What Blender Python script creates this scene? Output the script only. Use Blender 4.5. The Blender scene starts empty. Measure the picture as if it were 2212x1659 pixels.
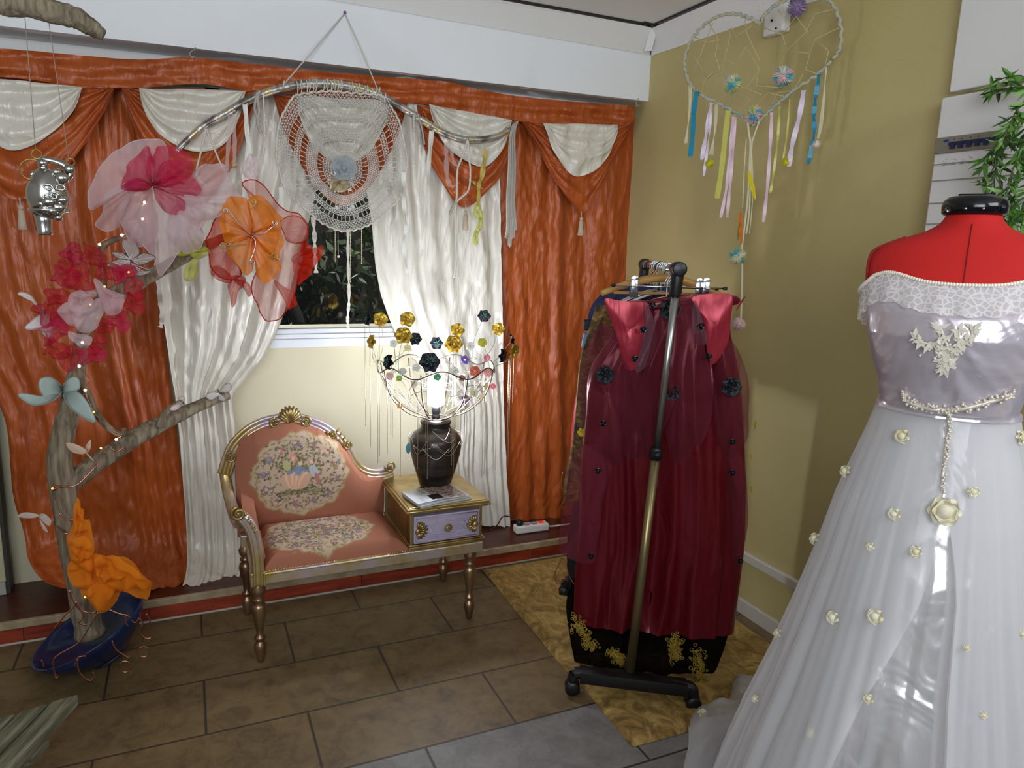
import bpy, math, random
import numpy as np
from mathutils import Vector as V, Matrix, noise as NZ

random.seed(7)
PI = math.pi
SC = bpy.context.scene
COL = SC.collection

# ------------------------------------------------------------------ camera
F_PX, PITCH, ROLL, YAW = 1559.2, 0.185964, 0.030836, 0.423683
CAM = V((0, 0, 1.5))
_fw = V((math.sin(YAW)*math.cos(PITCH), math.cos(YAW)*math.cos(PITCH), -math.sin(PITCH)))
_r0 = V((math.cos(YAW), -math.sin(YAW), 0)); _u0 = _r0.cross(_fw)
_r = _r0*math.cos(ROLL) + _u0*math.sin(ROLL)
_u = _u0*math.cos(ROLL) - _r0*math.sin(ROLL)
cam = bpy.data.cameras.new('camera'); co = bpy.data.objects.new('camera', cam); COL.objects.link(co)
M3 = Matrix((_r, _u, -_fw)).transposed()
co.matrix_world = Matrix.Translation(CAM) @ M3.to_4x4()
cam.sensor_width = 36; cam.lens = F_PX/2212*36; cam.clip_start = 0.05
SC.camera = co

# ------------------------------------------------------------------ world, light, exposure
W = bpy.data.worlds.new('world'); SC.world = W; W.use_nodes = True
W.node_tree.nodes['Background'].inputs[0].default_value = (0.72, 0.80, 1.0, 1)
W.node_tree.nodes['Background'].inputs[1].default_value = 0.065
SC.view_settings.view_transform = 'Standard'; SC.view_settings.look = 'None'
SC.view_settings.exposure = 0.22; SC.view_settings.gamma = 1.0; SC.view_settings.use_curve_mapping = False

def area(name, loc, target, size, power, col):
    l = bpy.data.lights.new(name, 'AREA'); l.shape = 'RECTANGLE'; l.size, l.size_y = size
    l.energy = power; l.color = col
    o = bpy.data.objects.new(name, l); COL.objects.link(o); o.location = loc
    o.rotation_euler = (V(target)-V(loc)).to_track_quat('-Z', 'Y').to_euler()
    return o
dl = area('daylight_front', (-0.9, -1.5, 1.95), (0.9, 3.1, 2.45), (2.2, 1.1), 33, (0.86, 0.93, 1.0))
dl.data.spread = math.radians(120)
area('daylight_garden', (.7, 3.62, 2.9), (.8, 3.95, 1.2), (1.6, .2), 60, (0.9, 0.96, 1.0))
area('daylight_side', (1.72, -0.7, 2.12), (1.25, 1.1, .8), (1.3, 0.7), 20, (0.90, 0.95, 1.0))

# ------------------------------------------------------------------ pixel -> place in the room
def ray(x, y): return _fw + _r*((x-1106)/F_PX) - _u*((y-829.5)/F_PX)
def onY(x, y, Y): d = ray(x, y); return CAM + d*(Y/d.y)
def onX(x, y, X): d = ray(x, y); return CAM + d*(X/d.x)
def onZ(x, y, Z): d = ray(x, y); return CAM + d*((Z-CAM.z)/d.z)
def onP(x, y, P, n): d = ray(x, y); return CAM + d*((V(P)-CAM).dot(n)/d.dot(n))

# ------------------------------------------------------------------ mesh helpers
class MB:
    def __init__(s): s.v = []; s.f = []; s.c = []
    def add(s, vs, fs, col=None):
        b = len(s.v); s.v += [V(p) for p in vs]; s.f += [tuple(i+b for i in q) for q in fs]
        s.c += [col]*len(vs)
        return b
    def box(s, a, b, col=None):
        x0, y0, z0 = a; x1, y1, z1 = b
        s.add([(x0,y0,z0),(x1,y0,z0),(x1,y1,z0),(x0,y1,z0),(x0,y0,z1),(x1,y0,z1),(x1,y1,z1),(x0,y1,z1)],
              [(0,3,2,1),(4,5,6,7),(0,1,5,4),(1,2,6,5),(2,3,7,6),(3,0,4,7)], col)
    def obox(s, c, ax, ay, az, col=None):
        c = V(c); ax = V(ax); ay = V(ay); az = V(az)
        P = [c+ax*i+ay*j+az*k for k in (-1,1) for i, j in ((-1,-1),(1,-1),(1,1),(-1,1))]
        s.add(P, [(0,3,2,1),(4,5,6,7),(0,1,5,4),(1,2,6,5),(2,3,7,6),(3,0,4,7)], col)
    def tube(s, pts, r, n=8, closed=False, col=None, flat=1.0):
        pts = [V(p) for p in pts]; m = len(pts)
        rs = r if isinstance(r, (list, tuple)) else [r]*m
        def tan(i):
            a = pts[(i-1) % m] if closed or i > 0 else pts[i]
            b = pts[(i+1) % m] if closed or i < m-1 else pts[i]
            t = b-a
            return t.normalized() if t.length > 1e-9 else V((0,0,1))
        t0 = tan(0); up = V((0,0,1)) if abs(t0.z) < .9 else V((1,0,0))
        nrm = (up - t0*up.dot(t0)).normalized(); vs = []
        for i in range(m):
            t = tan(i); nrm = nrm - t*nrm.dot(t)
            nrm = nrm.normalized() if nrm.length > 1e-6 else t.orthogonal().normalized()
            bi = t.cross(nrm)
            for k in range(n):
                a = 2*PI*k/n
                vs.append(pts[i] + (nrm*math.cos(a) + bi*math.sin(a)*flat)*rs[i])
        fs = [(i*n+k, i*n+(k+1) % n, ((i+1) % m)*n+(k+1) % n, ((i+1) % m)*n+k)
              for i in range(m if closed else m-1) for k in range(n)]
        if not closed: fs += [tuple(range(n-1, -1, -1)), tuple((m-1)*n+k for k in range(n))]
        s.add(vs, fs, col)
    def lathe(s, prof, c, n=28, col=None, R=None, cap=True):
        c = V(c); vs = []; m = len(prof)
        for r, z in prof:
            for k in range(n):
                a = 2*PI*k/n; p = V((r*math.cos(a), r*math.sin(a), z))
                vs.append(c + (R @ p if R else p))
        fs = [(i*n+k, i*n+(k+1) % n, (i+1)*n+(k+1) % n, (i+1)*n+k) for i in range(m-1) for k in range(n)]
        if cap: fs += [tuple(range(n-1, -1, -1)), tuple((m-1)*n+k for k in range(n))]
        s.add(vs, fs, col)
    def ball(s, c, r, n=10, col=None, R=None):
        r = (r, r, r) if not isinstance(r, (list, tuple)) else r
        c = V(c); vs = []; m = max(4, n//2+1)
        for i in range(m+1):
            p = PI*i/m
            for k in range(n):
                a = 2*PI*k/n
                q = V((r[0]*math.sin(p)*math.cos(a), r[1]*math.sin(p)*math.sin(a), r[2]*math.cos(p)))
                vs.append(c + (R @ q if R else q))
        s.add(vs, [(i*n+k, (i+1)*n+k, (i+1)*n+(k+1) % n, i*n+(k+1) % n) for i in range(m) for k in range(n)], col)
    def grid(s, fn, nu, nv, cu=False, col=None):
        b = len(s.v); vs = []; cs = []
        for j in range(nv+1):
            for i in range(nu if cu else nu+1):
                vs.append(V(fn(i/nu, j/nv)))
        w = nu if cu else nu+1
        fs = [(j*w+i, j*w+(i+1) % w, (j+1)*w+(i+1) % w, (j+1)*w+i) for j in range(nv) for i in range(nu)]
        s.add(vs, fs, col); return b
    def ribbon(s, pts, w, side, twist=0.0, col=None, ph=0.0):
        pts = [V(p) for p in pts]; vs = []; m = len(pts)
        for i, p in enumerate(pts):
            t = (pts[min(i+1, m-1)]-pts[max(i-1, 0)]).normalized()
            sd = V(side); sd = (sd - t*sd.dot(t)).normalized(); nn = t.cross(sd)
            a = twist*math.sin(ph+i*1.1)
            q = sd*math.cos(a)+nn*math.sin(a)
            ww = w[i] if isinstance(w, (list, tuple)) else w
            vs += [p-q*ww/2, p+q*ww/2]
        s.add(vs, [(2*i, 2*i+1, 2*i+3, 2*i+2) for i in range(m-1)], col)

def spline(pts, k=6, closed=False):
    pts = [V(p) for p in pts]; n = len(pts); out = []
    for i in range(n if closed else n-1):
        g = (lambda j: pts[j % n]) if closed else (lambda j: pts[min(max(j, 0), n-1)])
        p0, p1, p2, p3 = g(i-1), g(i), g(i+1), g(i+2)
        for q in range(k):
            t = q/k
            out.append(0.5*((2*p1)+(p2-p0)*t+(2*p0-5*p1+4*p2-p3)*t*t+(3*p1-p0-3*p2+p3)*t**3))
    if not closed: out.append(pts[-1])
    return out
def interp(x, tab):
    if x <= tab[0][0]: return tab[0][1]
    for (a, b), (c, d) in zip(tab, tab[1:]):
        if x <= c: return b+(d-b)*(x-a)/(c-a)
    return tab[-1][1]
def plint(pts, t):
    f = t*(len(pts)-1); i = min(int(f), len(pts)-2); return pts[i].lerp(pts[i+1], f-i)
def nz(p, s=1.0): return NZ.noise(V(p)*s)
def basis(n):
    n = V(n).normalized(); e1 = V((0,0,1)).cross(n)
    e1 = e1.normalized() if e1.length > 1e-4 else V((1,0,0))
    return e1, n.cross(e1), n
def bez_curl(c, e1, e2, r0, turns, a0=0.0, n=22):
    return [c+(e1*math.cos(a0+2*PI*turns*i/n)+e2*math.sin(a0+2*PI*turns*i/n))*r0*(1-.8*i/n) for i in range(n+1)]

# ------------------------------------------------------------------ objects
ORG = {}
def tag(o, label, cat, group=None):
    o['label'] = label; o['category'] = cat
    if group: o['group'] = group
    return o
def thing(name, label, cat, loc, group=None):
    o = bpy.data.objects.new(name, None); COL.objects.link(o); o.location = V(loc); o.empty_display_size = .05
    ORG[o.name] = V(loc); return tag(o, label, cat, group)
def obj(name, mb, m, parent=None, smooth=True, label=None, solid=0, bevel=0, kind=None):
    if parent is not None: org = ORG[parent.name]
    else:
        lo = [min(p[i] for p in mb.v) for i in range(3)]; hi = [max(p[i] for p in mb.v) for i in range(3)]
        org = V(((lo[0]+hi[0])/2, (lo[1]+hi[1])/2, lo[2]))
    me = bpy.data.meshes.new(name); me.from_pydata([tuple(p-org) for p in mb.v], [], mb.f); me.update()
    if any(c is not None for c in mb.c):
        ca = me.color_attributes.new('Col', 'FLOAT_COLOR', 'POINT')
        arr = np.ones((len(mb.v), 4), np.float32)
        for i, c in enumerate(mb.c):
            if c is not None: arr[i, :3] = c[:3]
        ca.data.foreach_set('color', arr.ravel())
    me.materials.append(m)
    if smooth: me.polygons.foreach_set('use_smooth', [True]*len(me.polygons))
    o = bpy.data.objects.new(name, me); COL.objects.link(o)
    if parent is not None: o.parent = parent
    else: o.location = org
    ORG[o.name] = org
    if bevel:
        b = o.modifiers.new('bevel', 'BEVEL'); b.width = bevel; b.segments = 2; b.limit_method = 'ANGLE'
    if solid:
        b = o.modifiers.new('solid', 'SOLIDIFY'); b.thickness = solid; b.offset = 0
    if label: o['label'] = label
    if kind: o['kind'] = kind
    return o
def struct(name, mb, m, parent=None, **k):
    return obj(name, mb, m, parent, kind='structure', **k)

# ------------------------------------------------------------------ materials
def lin(c):
    f = lambda v: v/12.92 if v <= .04045 else ((v+.055)/1.055)**2.4
    return tuple(f(x/255) for x in c)
class NT:
    def __init__(s, name):
        s.m = bpy.data.materials.new(name); s.m.use_nodes = True; s.t = s.m.node_tree
        s.b = s.t.nodes['Principled BSDF']; s.o = s.t.nodes['Material Output']; s.tc = None
    def n(s, k, **kw):
        q = s.t.nodes.new(k)
        for a, b in kw.items():
            if a.startswith('i_'): q.inputs[a[2:].replace('_', ' ')].default_value = b
            else: setattr(q, a, b)
        return q
    def l(s, a, b): s.t.links.new(a, b)
    def co(s, scale=(1,1,1), kind='Object', loc=(0,0,0), rot=(0,0,0)):
        if not s.tc: s.tc = s.n('ShaderNodeTexCoord')
        mp = s.n('ShaderNodeMapping'); mp.inputs['Scale'].default_value = scale
        mp.inputs['Location'].default_value = loc; mp.inputs['Rotation'].default_value = rot
        s.l(s.tc.outputs[kind], mp.inputs[0]); return mp.outputs[0]
    def noise(s, vec, scale=5, detail=4, rough=.5, dist=0):
        q = s.n('ShaderNodeTexNoise'); q.inputs['Scale'].default_value = scale; q.inputs['Detail'].default_value = detail
        q.inputs['Roughness'].default_value = rough; q.inputs['Distortion'].default_value = dist
        s.l(vec, q.inputs['Vector']); return q.outputs['Fac']
    def ramp(s, fac, stops):
        q = s.n('ShaderNodeValToRGB'); e = q.color_ramp.elements
        while len(e) < len(stops): e.new(.5)
        for el, (p, c) in zip(e, stops):
            el.position = p; el.color = (*c, 1) if len(c) == 3 else c
        s.l(fac, q.inputs[0]); return q.outputs[0]
    def bump(s, h, strength=.3, dist=.01):
        q = s.n('ShaderNodeBump'); q.inputs['Strength'].default_value = strength; q.inputs['Distance'].default_value = dist
        s.l(h, q.inputs['Height']); s.l(q.outputs[0], s.b.inputs['Normal']); return q
    def set(s, **kw):
        for a, v in kw.items(): s.b.inputs[a.replace('_', ' ')].default_value = v
        return s
def pm(name, c, rough=.5, metal=0, c2=None, ns=8, nsc=(1,1,1), b=0, bs=40, bsc=(1,1,1), vc=False, lo=.35, hi=.65, bd=.01, **kw):
    t = NT(name); t.set(Roughness=rough, Metallic=metal, **kw)
    t.b.inputs['Base Color'].default_value = (*lin(c), 1)
    if vc:
        a = t.n('ShaderNodeVertexColor'); a.layer_name = 'Col'; t.l(a.outputs[0], t.b.inputs['Base Color'])
    elif c2:
        t.l(t.ramp(t.noise(t.co(nsc), ns), [(lo, lin(c)), (hi, lin(c2))]), t.b.inputs['Base Color'])
    if b: t.bump(t.noise(t.co(bsc), bs, 5), b, bd)
    return t.m
def sheer(name, c, alpha, vc=False, rough=.6, ns=0):
    t = NT(name); t.t.nodes.remove(t.b)
    d = t.n('ShaderNodeBsdfDiffuse'); tl = t.n('ShaderNodeBsdfTranslucent'); tr = t.n('ShaderNodeBsdfTransparent')
    m1 = t.n('ShaderNodeMixShader'); m2 = t.n('ShaderNodeMixShader'); m1.inputs[0].default_value = .35
    if vc:
        a = t.n('ShaderNodeVertexColor'); a.layer_name = 'Col'
        t.l(a.outputs[0], d.inputs[0]); t.l(a.outputs[0], tl.inputs[0])
    else:
        d.inputs[0].default_value = (*lin(c), 1); tl.inputs[0].default_value = (*lin(c), 1)
    t.l(d.outputs[0], m1.inputs[1]); t.l(tl.outputs[0], m1.inputs[2])
    # a weave seen edge-on looks denser
    lw = t.n('ShaderNodeLayerWeight'); lw.inputs[0].default_value = .35
    mr = t.n('ShaderNodeMapRange'); mr.inputs[3].default_value = alpha; mr.inputs[4].default_value = min(1, alpha+.35)
    t.l(lw.outputs['Facing'], mr.inputs[0]); t.l(mr.outputs[0], m2.inputs[0])
    if ns:      # an open lace pattern
        v = t.n('ShaderNodeTexVoronoi'); v.feature = 'DISTANCE_TO_EDGE'; v.inputs['Scale'].default_value = ns; t.l(t.co(), v.inputs['Vector'])
        r2 = t.n('ShaderNodeMapRange'); r2.inputs[1].default_value = .03; r2.inputs[2].default_value = .16; r2.inputs[3].default_value = 1.0; r2.inputs[4].default_value = alpha; t.l(v.outputs['Distance'], r2.inputs[0]); t.l(r2.outputs[0], m2.inputs[0])
    t.l(tr.outputs[0], m2.inputs[1]); t.l(m1.outputs[0], m2.inputs[2]); t.l(m2.outputs[0], t.o.inputs[0])
    return t.m
def emit(name, c, k):
    t = NT(name); t.set(Roughness=.4); t.b.inputs['Base Color'].default_value = (*lin(c), 1)
    t.b.inputs['Emission Color'].default_value = (*lin(c), 1); t.b.inputs['Emission Strength'].default_value = k
    return t.m
def satin(name, c, rough=.38, b=.5, sheen=.3, c2=None):
    t = NT(name); t.set(Roughness=rough, Sheen_Weight=sheen, Sheen_Roughness=.4, Metallic=.06)
    t.b.inputs['Base Color'].default_value = (*lin(c), 1)
    if c2: t.l(t.ramp(t.noise(t.co((6, 6, 2)), 3, 5), [(.35, lin(c)), (.7, lin(c2))]), t.b.inputs['Base Color'])
    w = t.n('ShaderNodeTexNoise'); w.inputs['Scale'].default_value = 5; t.l(t.co(), w.inputs['Vector'])
    hs = []
    for sc_, rot, k in (((11, 11, 2.6), (0, .22, 0), 1.0), ((15, 15, 4.2), (0, -.45, .3), .8), ((34, 34, 9), (0, .3, 0), .35)):
        vm = t.n('ShaderNodeVectorMath', operation='MULTIPLY_ADD'); vm.inputs[1].default_value = (.9, .9, .9); t.l(w.outputs['Color'], vm.inputs[0]); t.l(t.co(sc_, rot=rot), vm.inputs[2])
        v = t.n('ShaderNodeTexVoronoi'); v.feature = 'F1'; v.inputs['Scale'].default_value = 1; t.l(vm.outputs[0], v.inputs['Vector'])
        q = t.n('ShaderNodeMath', operation='MULTIPLY'); q.inputs[1].default_value = k; t.l(v.outputs['Distance'], q.inputs[0]); hs.append(q.outputs[0])
    n1 = t.noise(t.co((9, 9, 1.6)), 2.2, 3, .5, .5); hs.append(n1)
    acc = hs[0]
    for h in hs[1:]: ad = t.n('ShaderNodeMath', operation='ADD'); t.l(acc, ad.inputs[0]); t.l(h, ad.inputs[1]); acc = ad.outputs[0]
    t.bump(acc, b, .03)
    return t.m

ORANGE = satin('orange_satin', (182, 88, 30), .42, .42, .08, (168, 76, 25))
CREAM = satin('cream_satin', (224, 218, 204), .36, .42, .08)
WHITE_PAINT = pm('white_paint', (226, 224, 220), .55, b=.05, bs=60)
BROWN_WOOD = pm('driftwood', (150, 136, 112), .8, c2=(96, 82, 64), ns=5, nsc=(14, 14, 2), b=.6, bs=9, bsc=(12, 12, 2))
BLACK = pm('black_plastic', (18, 18, 20), .4)
CHROME = pm('chrome', (205, 208, 212), .18, 1)
GOLD = pm('gold_paint', (196, 166, 92), .34, .9, c2=(160, 130, 66), ns=14)
COPPER = pm('copper_wire', (200, 140, 120), .25, 1)
SILVER = pm('silver', (190, 188, 182), .22, 1)
STRING = pm('string', (208, 204, 192), .8)
PEARL = pm('pearl', (238, 230, 214), .2)
# ------------------------------------------------------------------ the room
BY = 3.32          # back wall
def plaster(name, c, c2, st):
    t = NT(name); t.set(Roughness=.75)
    t.l(t.ramp(t.noise(t.co(), 1.6, 4), [(.3, lin(c)), (.75, lin(c2))]), t.b.inputs['Base Color'])
    v = t.noise(t.co(), 120, 4, .6); t.bump(v, st, .006); return t.m
WALL_BACK = plaster('beige_plaster_lamplit', (214, 204, 172), (222, 213, 184), .15)  # same plaster as the side wall, coloured paler for the lamplight on it
WALL_RIGHT = plaster('ochre_plaster_dim', (186, 170, 112), (198, 184, 130), .22)  # same paint again, coloured darker for the weaker light here

t = NT('floor_tiles'); t.set(Roughness=.5)
br = t.n('ShaderNodeTexBrick'); br.offset = .5; br.inputs['Scale'].default_value = 1
br.inputs['Brick Width'].default_value = .608; br.inputs['Row Height'].default_value = .3035
br.inputs['Mortar Size'].default_value = .0042; br.inputs['Mortar Smooth'].default_value = .2
gx = t.n('ShaderNodeNewGeometry')
mp = t.n('ShaderNodeMapping'); t.l(gx.outputs['Position'], mp.inputs[0])
mp.inputs['Location'].default_value = (-.29+.608*2, -2.178+.3035*20, 0); t.l(mp.outputs[0], br.inputs['Vector'])
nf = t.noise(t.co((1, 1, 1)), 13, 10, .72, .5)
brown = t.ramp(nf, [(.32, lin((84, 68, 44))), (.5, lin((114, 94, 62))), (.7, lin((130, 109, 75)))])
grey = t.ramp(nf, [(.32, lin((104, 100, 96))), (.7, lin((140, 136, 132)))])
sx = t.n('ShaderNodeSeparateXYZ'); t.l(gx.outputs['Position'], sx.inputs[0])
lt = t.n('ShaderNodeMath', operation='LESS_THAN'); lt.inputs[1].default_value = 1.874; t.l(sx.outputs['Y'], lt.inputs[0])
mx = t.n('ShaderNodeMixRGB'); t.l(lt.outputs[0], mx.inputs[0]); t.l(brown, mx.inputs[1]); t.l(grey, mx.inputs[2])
t.l(mx.outputs[0], br.inputs['Color1']); t.l(mx.outputs[0], br.inputs['Color2']); br.inputs['Mortar'].default_value = (*lin((58, 50, 38)), 1)
t.l(br.outputs['Color'], t.b.inputs['Base Color'])
bp = t.n('ShaderNodeBump'); bp.inputs['Strength'].default_value = .5; bp.inputs['Distance'].default_value = .004
ma = t.n('ShaderNodeMath', operation='MULTIPLY_ADD'); ma.inputs[1].default_value = -1.6
t.l(br.outputs['Fac'], ma.inputs[0]); t.l(nf, ma.inputs[2]); t.l(ma.outputs[0], bp.inputs['Height']); t.l(bp.outputs[0], t.b.inputs['Normal'])
FLOOR = t.m

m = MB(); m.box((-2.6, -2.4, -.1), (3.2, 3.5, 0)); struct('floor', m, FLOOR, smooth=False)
m = MB(); m.box((-2.6, -2.4, 2.54), (2.3, 3.5, 2.62)); struct('ceiling', m, WHITE_PAINT, smooth=False)
wx0, wx1, wz0, wz1 = .1, 1.3, 1.116, 2.1      # window opening
m = MB()
m.box((-2.6, BY, 0), (wx0, 3.5, 2.54)); m.box((wx1, BY, 0), (2.1, 3.5, 2.54))
m.box((wx0, BY, 0), (wx1, 3.5, wz0)); m.box((wx0, BY, wz1), (wx1, 3.5, 2.54))
struct('wall_back', m, WALL_BACK, smooth=False)
m = MB(); m.box((2.1, .95, 0), (2.25, 3.5, 2.54)); m.box((2.1, -2.4, 0), (2.25, .95, .75)); m.box((2.1, -2.4, 2.2), (2.25, .95, 2.54))
m.box((2.1, -2.4, .75), (2.25, -1.3, 2.2))
struct('wall_right', m, WALL_RIGHT, smooth=False)
m = MB(); m.box((-2.6, -2.4, 0), (-2.5, 3.32, 2.54)); struct('wall_left', m, WHITE_PAINT, smooth=False)

# boxed beam across the back wall
m = MB(); P = [onY(-200, 38, 3.14), onY(1402, 219, 3.14)]
m.add([(-2.5, 3.14, 2.17), (2.1, 3.14, 2.225), (2.1, 3.14, 2.436), (-2.5, 3.14, 2.47), (-2.5, BY, 2.17), (2.1, BY, 2.225), (2.1, BY, 2.436), (-2.5, BY, 2.47)],
      [(0,1,2,3), (0,4,5,1), (3,2,6,7), (4,7,6,5), (0,3,7,4), (1,5,6,2)])
beam = struct('trim_1', m, pm('beam_paint', (232, 234, 236), .5, b=.04, bs=40), smooth=False)
m = MB(); m.box((-2.5, BY-.006, 2.10), (2.1, BY-.0005, 2.225)); struct('trim_9', m, WHITE_PAINT, smooth=False)
# sloping cornice boards and a dark strip painted as the gap shade under the ceiling
m = MB(); m.add([(-2.5, 3.137, 2.468), (2.09, 3.137, 2.435), (2.03, 3.05, 2.530), (-2.5, 3.05, 2.530), (-2.5, 3.137, 2.538), (2.09, 3.137, 2.538)],
                [(0,1,2,3), (3,2,5,4), (0,3,4), (1,5,2), (0,4,5,1)])
struct('trim_2', m, WHITE_PAINT, smooth=False)
m = MB(); m.add([(2.098, 3.137, 2.433), (2.098, .4, 2.345), (2.04, .4, 2.50), (2.04, 3.05, 2.530), (2.098, 3.137, 2.538), (2.098, .4, 2.538)],
                [(0,1,2,3), (3,2,5,4), (0,3,4), (1,5,2), (0,4,5,1)])
struct('trim_3', m, WHITE_PAINT, smooth=False)
m = MB(); m.obox((2.052, 3.075, 2.487), (.012, -.012, 0), (.006, .006, .004), (0, -.02, .046)); struct('trim_4', m, WHITE_PAINT, smooth=False)
DARK = pm('gap_shade_and_screw', (40, 36, 34), .9)
m = MB(); m.tube(spline([(-2.5, 3.045, 2.5385), (1.85, 3.04, 2.5375), (1.97, 3.02, 2.537), (2.03, 2.95, 2.536), (2.03, .4, 2.53)], 6), .004, 6); struct('gap_shade_strip', m, DARK)  # dark tube standing in for the line of shade above the cornice
# wall trunking and skirting along the side wall
TRUNK = pm('trunking', (206, 200, 186), .5)
m = MB(); m.box((2.078, -1.3, .238), (2.0995, 3.0, .276)); struct('trim_6', m, TRUNK, smooth=False, bevel=.004)
m = MB(); m.box((2.084, -1.3, 0), (2.0995, 2.96, .064)); struct('baseboard_right', m, TRUNK, smooth=False, bevel=.003)

# raised wooden step under the curtains
t = NT('red_wood'); t.set(Roughness=.42)
b2 = t.n('ShaderNodeTexBrick'); b2.offset = .43; b2.inputs['Scale'].default_value = 1; b2.inputs['Brick Width'].default_value = .42; b2.inputs['Row Height'].default_value = .09
b2.inputs['Mortar Size'].default_value = .0012
t.l(t.co((1, 1, 1), rot=(PI/2, 0, 0)), b2.inputs['Vector'])
wn = t.noise(t.co((1.5, 14, 14)), 4, 6, .6)
t.l(t.ramp(wn, [(.3, lin((112, 36, 18))), (.7, lin((170, 66, 36)))]), b2.inputs['Color1'])
t.l(t.ramp(wn, [(.3, lin((96, 30, 16))), (.7, lin((150, 54, 28)))]), b2.inputs['Color2']); b2.inputs['Mortar'].default_value = (.01, .004, .003, 1)
t.l(b2.outputs[0], t.b.inputs['Base Color']); REDWOOD = t.m
DARKWOOD = pm('dark_red_wood', (92, 38, 22), .35, c2=(64, 26, 16), ns=4, nsc=(2, 14, 14))
m = MB(); m.box((-2.5, 2.975, .004), (2.1, BY, .062)); st = struct('trim_7', m, REDWOOD, smooth=False)
m = MB(); m.box((-2.5, 2.985, .062), (2.1, BY, .0905)); struct('tread', m, DARKWOOD, st, smooth=False)
m = MB(); m.box((-2.5, 2.966, .064), (2.1, 2.984, .0925)); struct('nosing', m, pm('beige_nosing', (176, 158, 128), .5, c2=(150, 132, 104), ns=20), st, smooth=False, bevel=.002)
m = MB(); m.tube([(-2.5, 2.972, .004), (2.1, 2.972, .004)], .005, 6); struct('caulk_line', m, pm('caulk', (186, 178, 164), .7), st)

# ------------------------------------------------------------------ window and what stands behind it
PVC = pm('white_pvc', (232, 234, 238), .35)
m = MB()
m.box((wx0-.02, BY-.03, 1.036), (wx1+.02, BY+.02, 1.075)); m.box((wx0-.01, BY-.022, 1.075), (wx1+.01, BY+.05, 1.0955)); m.box((wx0, BY-.012, 1.0955), (wx1, BY+.06, 1.118))
m.box((wx0, BY-.012, 1.118), (wx0+.06, BY+.06, wz1)); m.box((wx1-.06, BY-.012, 1.118), (wx1, BY+.06, wz1)); m.box((wx0, BY-.012, wz1-.06), (wx1, BY+.06, wz1))
win = struct('window_1', m, PVC, smooth=False, bevel=.003)
g = NT('window_glass'); g.t.nodes.remove(g.b)
gg = g.n('ShaderNodeBsdfGlossy'); gg.inputs['Roughness'].default_value = .02; gt = g.n('ShaderNodeBsdfTransparent'); gf = g.n('ShaderNodeFresnel'); gm = g.n('ShaderNodeMixShader')
g.l(gf.outputs[0], gm.inputs[0]); g.l(gt.outputs[0], gm.inputs[1]); g.l(gg.outputs[0], gm.inputs[2]); g.l(gm.outputs[0], g.o.inputs[0])
m = MB(); m.box((wx0+.05, BY+.02, 1.11), (wx1-.05, BY+.026, wz1-.05)); struct('pane', m, g.m, win, smooth=False)
# hedge outside
rnd = random.Random(3)
m = MB()
for i in range(5200):
    z = rnd.uniform(.75, 2.4); x = rnd.uniform(-.2, 1.9); y = 3.86+.22*nz((x*3, z*3, 1))+rnd.uniform(-.09, .12)
    e1, e2, n = basis((rnd.uniform(-1, 1), -1.2+rnd.random(), rnd.uniform(-1, 1)))
    a = rnd.uniform(0, 6.3); d = e1*math.cos(a)+e2*math.sin(a); s = n.cross(d); L = rnd.uniform(.018, .05); w = L*rnd.uniform(.22, .4)
    c = V((x, y, z)); k = rnd.random()
    col = lin((40, 58, 26)) if k < .6 else lin((66, 84, 38)) if k < .9 else lin((150, 160, 140))
    m.add([c-d*L, c-s*w, c+d*L, c+s*w], [(0,1,2,3)], col)
hd = thing('hedge', 'dark green hedge seen outside through the window pane', 'hedge', (.85, 3.9, 0))
obj('foliage', m, pm('hedge_leaf', (50, 70, 30), .5, vc=True), hd, smooth=False, kind='stuff')
m = MB()
for a, b, r0 in (((.42, 3.84, 1.32), (.62, 3.83, .6), .035), ((.75, 3.9, 0), (.7, 3.92, 2.2), .03), ((.3, 3.98, 0), (.45, 3.9, 2.3), .025), ((1.3, 3.96, 0), (1.2, 3.9, 2.3), .025)):
    m.tube(spline([a, V(a).lerp(V(b), .5)+V((.03, 0, .02)), b], 5), r0, 7)
m.box((-.6, 4.12, 0), (2.4, 4.16, 2.7))  # dark backdrop sheet put in behind the leaves, no trunk
obj('trunk', m, pm('hedge_bark_and_backdrop', (38, 30, 22), .9), hd)
m = MB(); m.box((-2.6, 3.5, -.1), (3.2, 6, 0)); struct('ground_outside', m, pm('soil', (52, 44, 34), .9), smooth=False)

# glazed opening in the side wall behind the dress form (daylight), only its edge shows
m = MB()
for a, b in (((2.09, .9, .75), (2.16, .95, 2.2)), ((2.09, -1.3, .75), (2.16, -1.25, 2.2)), ((2.09, -1.3, .75), (2.16, .95, .8)), ((2.09, -1.3, 2.15), (2.16, .95, 2.2)), ((2.09, -.2, .75), (2.16, -.15, 2.2))): m.box(a, b)
w2 = struct('window_2', m, PVC, smooth=False, bevel=.004)
m = MB(); m.box((2.12, -1.25, .8), (2.126, .9, 2.15)); struct('pane', m, g.m, w2, smooth=False)

# door edge standing at the far end of the step
DOORM = pm('door_cream', (206, 200, 160), .55, c2=(190, 184, 142), ns=3)
m = MB(); m.box((-1.5, 3.235, .0925), (-.712, 3.275, 2.12)); dr = struct('door_1', m, DOORM, smooth=False, bevel=.004)
m = MB(); m.box((-.712, 3.228, .0925), (-.700, 3.280, 2.12)); struct('edge_strip', m, pm('door_edge', (60, 56, 50), .6), dr, smooth=False)
m = MB(); m.box((-1.5, 3.222, .0925), (-.714, 3.235, .145)); struct('kick_plate', m, pm('door_kick', (176, 174, 168), .5), dr, smooth=False)

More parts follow.
